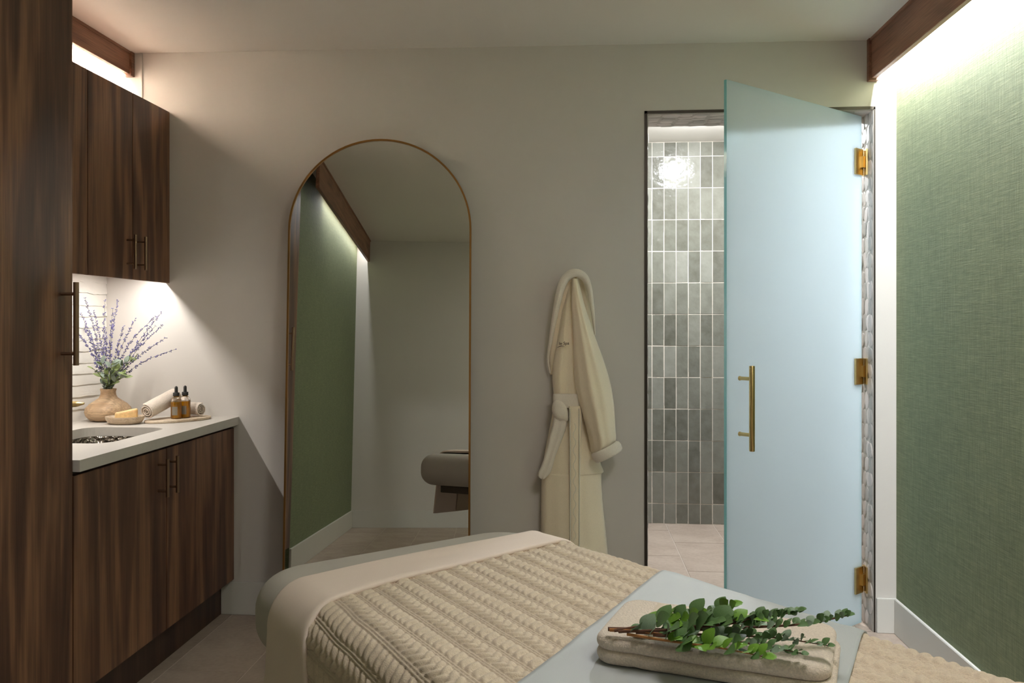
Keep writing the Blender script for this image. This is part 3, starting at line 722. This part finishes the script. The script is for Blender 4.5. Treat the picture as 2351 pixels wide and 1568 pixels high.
mb.grid(cuff, 7, seg, cv=True); mb.build('cuff', 'robe_terry', rb, True, angle=180)
# belt: wrap, knot and two tails
shell([(904, 1270, 1333, .018), (912, 1269, 1335, .022), (926, 1270, 1336, .022), (936, 1274, 1337, .018)], YW - .072, 20, 5).build('belt', 'robe_terry', rb, True, angle=180)
shell([(918, 1276, 1284, .012), (926, 1269, 1296, .026), (942, 1267, 1304, .032), (956, 1272, 1306, .028), (967, 1284, 1304, .014)], YW - .084, 18, 6).build('belt_knot', 'robe_terry', rb, True, angle=180)
tag(shell([(950, 1272, 1304, .016), (975, 1268, 1302, .018), (1005, 1260, 1292, .018), (1040, 1252, 1278, .018), (1070, 1242, 1269, .018), (1085, 1235, 1264, .018), (1094, 1236, 1256, .016), (1099, 1243, 1250, .012)], YW - .082, 18, 5, pl((.2, 1.5, .1, .1, 0))).build('belt_tail', 'robe_terry', rb, True, angle=180), 'short belt end swinging left')
lt = shell([(932, 1306, 1333, .014), (960, 1306, 1336, .016), (1050, 1306, 1334, .016), (1150, 1306, 1331, .016), (1240, 1307, 1331, .016), (1330, 1308, 1332, .016)], YW - .092, 14, 8).build('belt_tail', 'robe', rb, True, angle=180)
tag(lt, 'long belt end hanging straight down')
for x_ in (1308.5, 1329.5):
    MB().tube([at(x_ + (0.5 if y > 1000 else 0), y, YW - .109) for y in range(938, 1330, 16)], .0022, 8).build('piping', 'robe_trim', lt, True)
scroll = [at(1319 + 3.2 * math.sin(k * 0.55), 972 + k * 3.1, YW - .1078) for k in range(112)]
MB().tube(scroll, .0011, 6).build('braid', 'robe_trim', lt, True)
# embroidered lettering
def lettering(txt, size, extr):
    cu_ = bpy.data.curves.new('lettering', 'FONT'); cu_.body = txt; cu_.size = size; cu_.extrude = extr; cu_.shear = 0.12; cu_.offset = 0.0002
    to = bpy.data.objects.new('lettering', cu_); C.objects.link(to); dg = bpy.context.evaluated_depsgraph_get(); dg.update()
    me = bpy.data.meshes.new_from_object(to.evaluated_get(dg)); bpy.data.objects.remove(to); bpy.data.curves.remove(cu_); return me
me = lettering('le Spa', 0.0180, 0.0012); me.materials.clear(); me.materials.append(M['thread'])
tx = bpy.data.objects.new('embroidery', me); C.objects.link(tx); tx.parent = rb
p_ = at(1283.5, 792, D - .107); tx.location = p_ - ORG[rb]; tx.rotation_euler = (R(90), R(-3), R(-3)); ORG[tx] = ORG[rb]
tag(tx, 'small dark stitched lettering reading le Spa')
MB().tube(spline([at(1279, 798, D - .097), at(1287, 794.5, D - .101), at(1296, 794.8, D - .103)], 8), [.0004, .0008, .0012, .0014, .0014, .0012, .0010, .0007, .0004], 6).build('stitch_line', 'thread', rb, True)
hk = empty('robe_hook', (at(1322, 640, D).x, D - 0.02, at(1322, 640, D).z), 'wall hook holding up the hood of the bathrobe', 'hook')
hp_ = at(1322, 640, D)
MB().tube([(hp_.x, D, hp_.z), (hp_.x, D - .006, hp_.z)], .02, 20).build('plate', 'brass', hk, True)
MB().tube([(hp_.x, D - .005, hp_.z), (hp_.x, D - .04, hp_.z - .004), (hp_.x, D - .05, hp_.z + .006)], .006, 10).build('peg', 'brass', hk, True)

# ================================================================== TREATMENT TABLE
BC = Vector((-0.511, 2.363, 0)); ba_ = R(-49); bu = Vector((math.cos(ba_), math.sin(ba_), 0)); bv = Vector((-bu.y, bu.x, 0))
BW, BL, BTOP, BTH, BRE = 0.845, 1.90, 0.700, 0.185, 0.078
def bed(u, v, z): return BC + bu * u + bv * v + Vector((0, 0, z))
bc_mid = bed(BL / 2, 0, 0)
tb = empty('treatment_table', bc_mid, 'padded treatment table in a grey green fitted sheet', 'massage table')
ol = rrect(BL, BW, 0.15, 12, bc_mid.x, bc_mid.y, ba_)
mb = MB().slab(ol, BTOP - BTH, BTOP, BRE, 10)
tag(mb.build('mattress', 'sheet', tb, True, angle=60), 'cushion wrapped in a smooth grey green sheet')
MB().slab(rrect(BL - 0.22, BW - 0.26, 0.03, 3, bc_mid.x, bc_mid.y, ba_), BTOP - BTH - 0.045, BTOP - BTH - 0.001, 0.004, 2).build('frame', 'metal_leg', tb)
for u_ in (0.42, BL - 0.42):
    for v_ in (-0.2, 0.2):
        p = bed(u_, v_, 0); MB().obox(p + up * 0.235, bu * 0.03, bv * 0.03, up * 0.235).build('leg', 'metal_leg', tb)

HW = BW / 2
def drape(s, off):
    """across-bed arc length s (0 = centre) -> (v, z, normal_v, normal_z) at an offset above the cushion"""
    sg = 1 if s >= 0 else -1; a = abs(s); f = HW - BRE; arc = BRE * PI / 2
    if a <= f: return s, BTOP + off, 0.0, 1.0
    if a <= f + arc:
        th = (a - f) / BRE; return sg * (f + (BRE + off) * math.sin(th)), BTOP - BRE + (BRE + off) * math.cos(th), sg * math.sin(th), math.cos(th)
    d_ = a - f - arc; return sg * (HW + off + 0.13 * d_), BTOP - BRE - 0.99 * d_, sg * 1.0, 0.0
SMAX = HW - BRE + BRE * PI / 2 + 0.30
def fold_in(s):
    c = max(-0.55, min(0.55, s)); return 0.352 - 0.095 * c + 0.16 * min(0, c + 0.1) ** 2 * 4 * 0.6
def fold_out(s):
    c = max(-0.55, min(0.55, s)); return 0.196 - 0.050 * c + 0.20 * min(0, c + 0.15) ** 2
def frac(x): return x - math.floor(x)
PITCH = 0.0515; LP = 0.0255
def knit(s, u):
    u = u + 0.007 * vnoise(s * 17, u * 19); s = s + 0.003 * vnoise(s * 9 + 5, u * 13)
    q = (s + 0.10 * u) / PITCH; col = math.floor(q); x = (q - col) * 2 - 1   # -1..1 across a column
    ax = abs(x); h = 0.0
    if ax > 0.76:      # double rib between cables
        r_ = (ax - 0.76) / 0.24; return 0.0046 * math.sin(PI * r_) ** 0.8
    xx = x / 0.76; env = max(0.0, 1 - abs(xx) ** 2.6) ** 0.5
    if col % 2:        # rope cable: slanting S shaped lobes
        ph = frac(u / LP + 0.46 * xx - 0.12 * math.sin(PI * xx))
        h = (0.0090 + 0.003 * vnoise(s * 41, u * 37)) * env * (math.sin(PI * ph) ** 0.5)
    else:              # three strand plait
        pa_ = frac(u / LP - 0.50 * xx); pb_ = frac(u / LP + 0.5 + 0.50 * xx)
        ha = math.sin(PI * pa_) ** 0.6 * max(0, 1 - abs((xx + 0.38) / 0.68) ** 2.2) ** 0.5
        hb_ = math.sin(PI * pb_) ** 0.6 * max(0, 1 - abs((xx - 0.38) / 0.68) ** 2.2) ** 0.5
        h = (0.0090 + 0.003 * vnoise(s * 41, u * 37)) * max(ha, hb_)
    return h
def cloth(ns, nu, s0, s1, uf0, uf1, off, disp=None, und=0.0):
    mb = MB()
    def fn(i, j):
        s = s0 + (s1 - s0) * i / (ns - 1); a, b = uf0(s), uf1(s); u = a + (b - a) * j / (nu - 1)
        o_ = off + (disp(s, u) if disp else 0)
        v_, z, nv_, nz = drape(s, o_)
        if und and abs(nv_) > 0.98:   # the hanging side waves a little
            w = und * math.sin(u * 9 + 1) * smoothstep(0, 0.3, BTOP - BRE - z); v_ += w * (1 if v_ > 0 else -1)
        return bed(u, v_, z)
    mb.grid(fn, ns, nu); return mb
bl = empty('knit_blanket', bed(1.1, 0, BTOP), 'beige cable knit blanket spread over the treatment table', 'blanket')
mb = cloth(860, 420, -SMAX, SMAX, lambda s: fold_in(s) - 0.03, lambda s: 1.86, 0.007, knit, 0.006)
o = mb.build('knit', 'knit', bl, True, angle=180)
mb = cloth(60, 40, -SMAX, SMAX, lambda s: fold_in(s) - 0.03, lambda s: 1.86, 0.003, None, 0.006)
mb.build('backing', 'knit', bl, True, angle=180)
# cream sheet folded over the blanket edge
def band_disp(s, u):
    a, b = fold_out(s), fold_in(s); t_ = (u - a) / (b - a); e_ = min(t_, 1 - t_)
    return 0.004 * math.sqrt(max(0, min(1, e_ / 0.06))) + 0.0022 * vnoise(u * 14 + 3, s * 3) * 2 + 0.002 * vnoise(u * 34, s * 5 + 7)
mb = cloth(150, 28, -SMAX, SMAX, fold_out, fold_in, 0.0165, band_disp, 0.006)
o = mb.build('folded_sheet', 'topsheet', None, True, org=bed(0.28, 0, BTOP + 0.01), angle=180); tag(o, 'cream top sheet turned down over the blanket edge', 'sheet')
sd = o.modifiers.new('thickness', 'SOLIDIFY'); sd.thickness = 0.011; sd.offset = -1
# grey runner lying askew across the bed
def run_disp(s, u): return 0.0030 * vnoise(s * 5 + u * 2, u * 24) + 0.002 * vnoise(s * 11, u * 31 + 4)
mb = cloth(110, 60, -SMAX + 0.05, SMAX - 0.02, lambda s: 0.849 - 0.475 * max(-.42, min(.42, s)), lambda s: 1.372 - 0.50 * max(-.42, min(.42, s)), 0.0205, run_disp, 0.004)
o = mb.build('bed_runner', 'satin', None, True, org=bed(1.1, 0, BTOP + 0.02), angle=180); tag(o, 'smooth grey runner laid askew across the knit blanket', 'bed runner')
sd = o.modifiers.new('thickness', 'SOLIDIFY'); sd.thickness = 0.003; sd.offset = -1

# folded towel on the runner
TZ = BTOP + 0.0225
ta_ = R(-18.5); tcx, tcy = 0.247, 1.546
te = Vector((math.cos(ta_), math.sin(ta_), 0)); tf = Vector((-te.y, te.x, 0))
tw = empty('folded_towel', (tcx, tcy, TZ), 'folded cream terry towel under the eucalyptus on the runner', 'towel')
def towel_layer(z0, z1, w, l, dx, seed, name):
    n = 16; out = rrect(w, l, 0.035, n, tcx + te.x * dx, tcy + te.y * dx, ta_)
    dense = []
    for a, b in zip(out, out[1:] + out[:1]):
        m = max(1, int(math.hypot(b[0] - a[0], b[1] - a[1]) / 0.012))
        for k in range(m): q = k / m; dense.append(tuple(a[i] * (1 - q) + b[i] * q for i in range(4)))
    def wob(p):
        d = p - Vector((tcx, tcy, p.z)); a, b = d.dot(te), d.dot(tf)
        groove = math.exp(-((a + 0.115) / 0.008) ** 2)
        k = vnoise(a * 26 + seed, b * 26) * 0.004
        lift = 0.0035 * vnoise(a * 7 + seed, b * 7 + 3)
        return p + Vector((0, 0, lift * (1 if p.z > z0 + .004 else 0))) + (tf * (1 if b < 0 else -1)) * (groove * 0.004 + k) * 1.0
    mb = MB().slab(dense, z0, z1, (z1 - z0) / 2 - 0.0005, 6, wob=wob)
    return mb.build(name, 'terry', tw, True, angle=70)
towel_layer(TZ, TZ + 0.023, 0.388, 0.240, 0.004, 1.3, 'lower_layer')
ul = towel_layer(TZ + 0.0215, TZ + 0.046, 0.383, 0.236, 0.0, 5.1, 'upper_layer')
mb = MB()   # flat woven band across the towel
mb.grid(lambda i, j: Vector((tcx, tcy, TZ + 0.0462)) + te * (-0.125 + 0.020 * i) + tf * (-0.095 + 0.190 * j / 20) + Vector((0, 0, 0.002 + 0.0035 * vnoise((-0.125 + .02 * i) * 7 + 5.1, (-0.095 + .190 * j / 20) * 7 + 3))), 2, 21)
mb.build('woven_band', 'terry_flat', tw, True)

# eucalyptus sprigs on the towel
def leaf_mesh(name, mat, cup=0.12, w=0.42, tip=0.0):
    n = 8; vs = [(0, 0, 0)]; fs = []; rows = []
    mb = MB(); L = []
    for i in range(1, n + 1):
        t_ = i / n; hw = w * math.sin(PI * t_ ** (0.8 + tip)) ** 0.75 if i < n else 0
        L.append((t_, hw))
    idx = []; vs = [(0, 0, 0)]
    for t_, hw in L[:-1]:
        k = len(vs); z = cup * 1.2 * math.sin(PI * t_) * 0.5
        vs += [(t_, -hw, z + cup * hw), (t_, 0, z), (t_, hw, z + cup * hw)]; idx.append(k)
    tipi = len(vs); vs.append((1.0, 0, 0))
    k = idx[0]; fs += [(0, k, k + 1), (0, k + 1, k + 2)]
    for a, b in zip(idx[:-1], idx[1:]): fs += [(a, b, b + 1, a + 1), (a + 1, b + 1, b + 2, a + 2)]
    k = idx[-1]; fs += [(k, tipi, k + 1), (k + 1, tipi, k + 2)]
    me = bpy.data.meshes.new(name); me.from_pydata(vs, [], fs); me.materials.append(M[mat])
    for p in me.polygons: p.use_smooth = True
    return me
LEAF = {k: leaf_mesh('leaf', m) for k, m in (('a', 'euc_a'), ('b', 'euc_b'), ('c', 'euc_c'))}
def put_leaf(me, parent, base, direction, up_, size, wide=1.0):
    x = direction.normalized(); y = up_.cross(x).normalized(); z = x.cross(y)
    m = Matrix((x, y, z)).transposed().to_4x4() @ Matrix.Diagonal((size, size * wide, size, 1)); m.translation = base - ORG[parent]
    o = bpy.data.objects.new('leaf', me); C.objects.link(o); o.parent = parent; o.matrix_local = m
    return o
ZT = TZ + 0.053
def sprig(label, path, nleaf, size, kinds, seed, start=0.25, twig='twig', rad=0.0026, droop=0.0, side=1.0):
    rd = random.Random(seed); pts = spline(path, 24); o = empty('eucalyptus_sprig', pts[0], label, 'plant', 'eucalyptus sprigs on the folded towel')
    MB().tube(pts, [rad * (1 - 0.7 * k / 24) for k in range(25)], 7).build('stem', twig, o, True)
    for i in range(nleaf):
        t_ = start + (1 - start) * (i + 0.5) / nleaf; f = t_ * 24; k = min(int(f), 23); p = pts[k].lerp(pts[k + 1], f - k)
        tg = (pts[min(k + 1, 24)] - pts[max(k - 1, 0)]).normalized(); sd_ = tg.cross(Vector((0, 0, 1))).normalized() * (1 if i % 2 else -1)
        el = rd.uniform(-0.15, 1.0); dr_ = (tg * rd.uniform(0.35, 0.9) + sd_ * rd.uniform(0.4, 1.0) * side + Vector((0, 0, el))).normalized()
        sz = size * (1.1 - 0.55 * t_) * rd.uniform(0.8, 1.2); up_ = (Vector((0, 0, 1)) - tg * 0.6 + Vector((rd.uniform(-.6, .6), rd.uniform(-1.2, .1), 0))).normalized()
        b = Vector((p.x, p.y, max(p.z, ZT))); tip = b + dr_ * sz
        if tip.z < ZT - 0.002: dr_.z += (ZT - tip.z) / sz + 0.05
        put_leaf(LEAF[rd.choice(kinds)], o, b, dr_, up_, sz, rd.uniform(0.85, 1.15))
    tg = (pts[24] - pts[22]).normalized()
    for s_ in (-1, 0, 1): put_leaf(LEAF[kinds[0]], o, pts[24], (tg + tg.cross(Vector((0, 0, 1))) * s_ * 0.5 + Vector((0, 0, .1))).normalized(), Vector((0, -0.3, 1)).normalized(), size * 0.5)
    return o
z_ = ZT
def E_(px, py, dz=0.0): return atz(px, py, z_ + dz * 1.5)
sprig('eucalyptus sprig at the back with large bright leaves', [E_(1410, 1448, .004), E_(1500, 1432, .012), E_(1590, 1412, .025), E_(1680, 1392, .038)], 20, 0.040, 'aab', 11, 0.3)
sprig('eucalyptus sprig along the front towel edge with yellow green tips', [E_(1440, 1456, .004), E_(1540, 1472, .006), E_(1650, 1487, .010), E_(1755, 1508, .010)], 22, 0.038, 'aaab', 12, 0.30, 'twig_light')
sprig('longest eucalyptus sprig pointing right past the towel', [E_(1396, 1444, .003), E_(1560, 1446, .008), E_(1720, 1440, .014), E_(1850, 1432, .022), E_(1945, 1413, .032)], 40, 0.026, 'bbc', 13, 0.30, 'twig', 0.0036)
sprig('eucalyptus sprig in the middle with broad mid green leaves', [E_(1420, 1450, .006), E_(1540, 1445, .014), E_(1650, 1428, .026), E_(1755, 1418, .034)], 24, 0.040, 'abb', 14, 0.28)
sprig('small leaved eucalyptus sprig bending to the right towel corner', [E_(1460, 1452, .005), E_(1640, 1458, .010), E_(1780, 1464, .010), E_(1900, 1482, .012)], 32, 0.024, 'bbc', 15, 0.35)
sprig('small eucalyptus sprig with dark leaves over the towel front', [E_(1500, 1458, .006), E_(1620, 1466, .010), E_(1740, 1480, .010), E_(1840, 1500, .008)], 26, 0.024, 'bcb', 16, 0.3)
sprig('upper eucalyptus sprig with dark leaves rising to the right', [E_(1480, 1448, .006), E_(1640, 1436, .020), E_(1760, 1418, .034), E_(1835, 1402, .044)], 30, 0.025, 'bbc', 17, 0.4)
sprig('grey leaved eucalyptus sprig at the cut stem end', [E_(1400, 1446, .003), E_(1470, 1450, .006), E_(1560, 1462, .008), E_(1640, 1470, .010)], 12, 0.036, 'cbc', 18, 0.2, 'twig_light', 0.003)

# ================================================================== THINGS ON THE COUNTER
VZ = CT1 + 0.0005
vc = Vector((-2.005, 3.600, VZ))
prof = [(0.055, 0.0), (0.075, 0.004), (0.092, 0.022), (0.097, 0.038), (0.093, 0.055), (0.078, 0.072), (0.055, 0.087), (0.038, 0.099), (0.032, 0.112), (0.031, 0.124), (0.034, 0.134), (0.033, 0.137), (0.029, 0.136), (0.026, 0.124), (0.026, 0.105)]
VS = 1.0
vs_ = MB().lathe([(r_ * VS * .98, z * VS) for r_, z in prof], vc, 48, cap=False); n0 = 48; vs_.f.append(list(range(48))[::-1]); vs_.mi.append(0)
o = vs_.build('vase', 'vase', None, True, org=vc, angle=60); tag(o, 'squat turned wooden vase holding lavender', 'vase')
NK = vc + Vector((0, 0, 0.137 * VS))
# lavender stems
FLO = []
def lavender(label, tip, seed, bend):
    rd = random.Random(seed); base = NK + Vector((rd.uniform(-.014, .014), rd.uniform(-.014, .014), -0.05)); nk = NK + Vector((rd.uniform(-.016, .016), rd.uniform(-.012, .012), 0.0))
    nk = nk + (Vector(tip) - nk).normalized() * 0.004
    mid = nk.lerp(Vector(tip), 0.55) + Vector((-bend * 0.6, rd.uniform(-.01, .01), 0.03 * abs(bend) / 0.03 * 0.6))
    pts = spline([base, nk, mid, Vector(tip)], 30)
    o = empty('lavender_stem', NK, label, 'flower', 'lavender stems in the wooden vase')
    MB().tube(pts, [0.0015 - 0.0009 * k / 30 for k in range(31)], 5).build('stem', 'lavstem', o, True)
    mb = MB(); f0 = 13 + rd.randint(0, 3)
    for k in range(f0 * 3, 91):
        t_ = k / 90; f = t_ * 30; i = min(int(f), 29); p = pts[i].lerp(pts[i + 1], f - i); tg = (pts[i + 1] - pts[i]).normalized()
        if (k // 3) % 2 and rd.random() < .5: continue
        for q in range(2):
            a = rd.uniform(0, 2 * PI); s_ = Vector((math.cos(a), math.sin(a), 0)); s_ = (s_ - tg * s_.dot(tg)).normalized()
            r_ = 0.0074 * (1.15 - 0.6 * t_) * rd.uniform(.7, 1.2); c = p + s_ * r_ * 0.75; d_ = (s_ + tg * 0.9).normalized(); w1 = d_.cross(tg).normalized() * r_ * .55; w2 = d_.cross(w1).normalized() * r_ * .55
            mb.add([c - d_ * r_ * .7, c + w1, c + w2, c - w1, c - w2, c + d_ * r_ * 1.1], [(0, 2, 1), (0, 3, 2), (0, 4, 3), (0, 1, 4), (5, 1, 2), (5, 2, 3), (5, 3, 4), (5, 4, 1)])
    b = mb.build('blossoms', 'lav', o, True, angle=180); tag(b, 'purple florets', kind='stuff')
    for k in range(4):
        t_ = rd.uniform(0.22, 0.45); i = int(t_ * 30); p = pts[i]; tg = (pts[i + 1] - pts[i]).normalized(); a = rd.uniform(0, 2 * PI)
        put_leaf(SAGE[rd.randint(0, 1)], o, p, (tg + Vector((math.cos(a), math.sin(a), 0)) * .8).normalized(), Vector((math.sin(a), -.5, .6)).normalized(), rd.uniform(.014, .024), .7)
SAGE = [leaf_mesh('leaf', 'sage_a', 0.1, 0.2, 0.1), leaf_mesh('leaf', 'sage_b', 0.1, 0.24, 0.1)]
tips = [((195, 684), 3.56, -.010, 'tallest lavender stem leaning left toward the tall cabinet'), ((186, 719), 3.50, -.01, 'lavender stem curving left just below the tallest one'),
        ((184, 733), 3.62, -.012, 'second lavender stem curving far left'), ((181, 766), 3.54, -.015, 'shortest lavender stem at the far left'),
        ((215, 713), 3.58, -.008, 'lavender stem left of centre with a bent top'), ((241, 688), 3.60, 0.0, 'upright lavender stem straight above the vase neck'),
        ((259, 708), 3.55, .006, 'upright lavender stem right of the centre one'), ((271, 689), 3.66, .012, 'pale thin lavender stem bending right at the top'),
        ((284, 748), 3.52, .012, 'medium lavender stem slanting right above the soap dish'), ((243, 756), 3.50, 0.0, 'short upright lavender stem in the middle'),
        ((311, 731), 3.58, .015, 'lavender stem slanting right below the cabinet handles'), ((357, 726), 3.62, .03, 'arching lavender stem drooping over to the right'),
        ((357, 748), 3.55, .02, 'lavender stem slanting right below the arching one'), ((371, 717), 3.60, .015, 'long straight lavender stem reaching highest on the right'),
        ((373, 746), 3.66, .02, 'lavender stem with a short top beside the wall on the right'), ((381, 775), 3.57, .02, 'low lavender stem slanting out to the right'),
        ((405, 801), 3.60, .03, 'lowest lavender stem stretching farthest right')]
for k, ((x_, y_), Y_, b_, lab) in enumerate(tips): lavender(lab, at(x_, y_, Y_), 40 + k, b_)
# sage sprigs at the vase mouth
def sage(label, tip, nl, size, seed):
    rd = random.Random(seed); base = NK + Vector((rd.uniform(-.012, .012), rd.uniform(-.012, .012), -.04)); mid = NK.lerp(Vector(tip), .5) + Vector((0, 0, .012)); pts = spline([base, NK + Vector((rd.uniform(-.01, .01), rd.uniform(-.01, .01), .0)), mid, Vector(tip)], 16)
    o = empty('sage_sprig', NK, label, 'plant', 'sage sprigs in the wooden vase'); MB().tube(pts, .0013, 5).build('stem', 'lavstem', o, True)
    for k in range(nl):
        t_ = 0.36 + .64 * (k + .5) / nl; i = min(15, int(t_ * 16)); p = pts[i]; tg = (pts[i + 1] - pts[i]).normalized(); a = rd.uniform(0, 2 * PI)
        d_ = (tg * rd.uniform(.5, 1) + Vector((math.cos(a), math.sin(a) * .8, rd.uniform(-.3, .4))) * .8).normalized()
        put_leaf(SAGE[rd.randint(0, 1)], o, p, d_, Vector((math.sin(a) * .5, -.7, .7)).normalized(), size * rd.uniform(.75, 1.2), rd.uniform(.8, 1.2))
for k, (x_, y_, Y_, nl, sz, lab) in enumerate([(258, 828, 3.50, 16, .040, 'sage sprig with broad leaves rising in front of the lavender'), (232, 832, 3.56, 14, .036, 'sage sprig on the left side of the lavender'),
        (290, 830, 3.56, 18, .042, 'sage sprig spreading right from the vase'), (300, 862, 3.52, 12, .046, 'low sage sprig with long leaves drooping right'), (212, 845, 3.52, 10, .034, 'small sage sprig over the left rim of the vase'),
        (318, 812, 3.60, 12, .030, 'grey sage sprig with small leaves under the right lavender'), (245, 860, 3.50, 14, .036, 'short sage sprig filling the vase mouth'), (270, 852, 3.62, 12, .040, 'sage sprig behind the vase mouth')]):
    sage(lab, at(x_, y_, Y_), nl, sz, 80 + k)

# soap dish and soap
dc = Vector((-1.872, 3.492, VZ))
mb = MB(); a_, b_ = 0.080, 0.066
ringd = [(0.72, 0.0), (0.86, 0.006), (0.96, 0.018), (1.0, 0.029), (0.99, 0.031), (0.95, 0.029), (0.86, 0.020), (0.6, 0.015), (0.2, 0.0145)]
mb.grid(lambda i, j: dc + Vector((a_ * ringd[i][0] * math.cos(2 * PI * j / 44), b_ * ringd[i][0] * math.sin(2 * PI * j / 44), ringd[i][1])), len(ringd), 44, cv=True)
mb.f += [list(range(44)), [(len(ringd) - 1) * 44 + k for k in range(44)]]; mb.mi += [0, 0]
tag(mb.build('soap_dish', 'dishwood', None, True, org=dc, angle=60), 'shallow round pale wooden soap dish beside the sink', 'dish')
mb = MB().slab(rrect(0.088, 0.046, 0.012, 6, dc.x + .004, dc.y + .004, R(22)), dc.z + 0.016, dc.z + 0.046, 0.007, 5)
mb.map(lambda p: p + Vector((0, 0, (p.z - dc.z - .014) * 0.28 * (1 if p.x > dc.x else .2) + 0.10 * max(0, p.x - dc.x + .03) * (p.z - dc.z) / .046)))
tag(mb.build('soap_bar', 'soap', None, True, org=(dc.x, dc.y, dc.z + .016)), 'pale yellow oatmeal soap bar on the wooden dish', 'soap')

# tray with two towel rolls and two dropper bottles
tc_ = Vector((-1.700, 3.618, VZ)); tang_ = R(54)
mb = MB().slab(ellipse(0.148, 0.078, 56, tc_.x, tc_.y, tang_), VZ, VZ + 0.011, 0.003, 3)
tag(mb.build('oval_tray', 'dishwood', None, True, org=tc_), 'oval pale wooden tray near the end of the counter', 'tray')
TR = VZ + 0.0113
def roll(label, p0, p1, r_, seed):
    p0, p1 = Vector(p0), Vector(p1); ax = (p1 - p0).normalized(); o = empty('rolled_towel', (p0 + p1) / 2, label, 'towel', 'rolled towels on the oval tray')
    e1_ = ax.cross(Vector((0, 0, 1))).normalized(); e2_ = e1_.cross(ax); L_ = (p1 - p0).length
    turns, n = 3.2, 110; th = r_ / (turns + 0.6)
    def sp(k, side):
        t_ = k / n; a = 2 * PI * turns * t_ + 0.6; rad = r_ * (0.12 + 0.88 * t_) - (0 if side else th * 0.62 * min(1, 3 * t_ + .2))
        rad = max(rad, 0.0008); return e1_ * math.cos(a) * rad + e2_ * math.sin(a) * rad
    mb = MB(); nl = 10
    for side in (0, 1):
        mb.grid(lambda i, j: p0 + ax * L_ * (j / (nl - 1)) + sp(i, side) * (1 + 0.03 * vnoise(i * .13 + seed, j * .8)), n + 1, nl)
    for end in (0, 1):
        mb.grid(lambda i, j: p0 + ax * (L_ * end + (0.003 if end else -0.003) * (j == 1)) + (sp(i, 0) * (1 - j / 2) + sp(i, 1) * (j / 2)), n + 1, 3)
    mb.build('roll', 'terry', o, True, angle=75); return o
roll('rolled cream towel on the tray with its spiral end facing out', (-1.793, 3.520, TR + .036), (-1.748, 3.690, TR + .088), 0.036, 1)
roll('rolled cream towel lying behind the two oil bottles', (-1.755, 3.740, TR + .031), (-1.630, 3.690, TR + .031), 0.030, 2)
def bottle(label, x, y):
    o = empty('dropper_bottle', (x, y, TR), label, 'bottle', 'amber oil bottles on the tray'); c = (x, y, TR)
    MB().lathe([(0.0005, 0.0), (0.0205, 0.0), (0.0225, 0.003), (0.0225, 0.074), (0.021, 0.082), (0.015, 0.090), (0.0105, 0.094), (0.0105, 0.103)], c, 28).build('glass', 'clear', o, True, angle=60)
    MB().lathe([(0.0195, 0.003), (0.0212, 0.005), (0.0212, 0.072), (0.0005, 0.073)], c, 28).build('oil', 'oil', o, True, angle=60)
    MB().lathe([(0.0130, 0.096), (0.0135, 0.097), (0.0135, 0.109), (0.0125, 0.111), (0.0078, 0.111)], c, 24).build('cap', 'rubber', o, True, angle=50)
    MB().lathe([(0.0072, 0.111), (0.0066, 0.122), (0.0068, 0.130), (0.0055, 0.136), (0.0005, 0.139)], c, 20).build('bulb', 'rubber', o, True, angle=60)
    MB().tube([(x, y, TR + 0.02), (x, y, TR + 0.1)], 0.0026, 8).build('pipette', 'clear', o, True)
    mb = MB(); mb.grid(lambda i, j: Vector((x + 0.0229 * math.cos(R(-112 + 5 * i)), y + 0.0229 * math.sin(R(-112 + 5 * i)), TR + 0.016 + 0.036 * j)), 13, 2); mb.build('label', 'paper', o, True)
bottle('nearer amber oil bottle with a black dropper, left of the pair', -1.7005, 3.598)
bottle('farther amber oil bottle with a black dropper, right of the pair', -1.6805, 3.640)
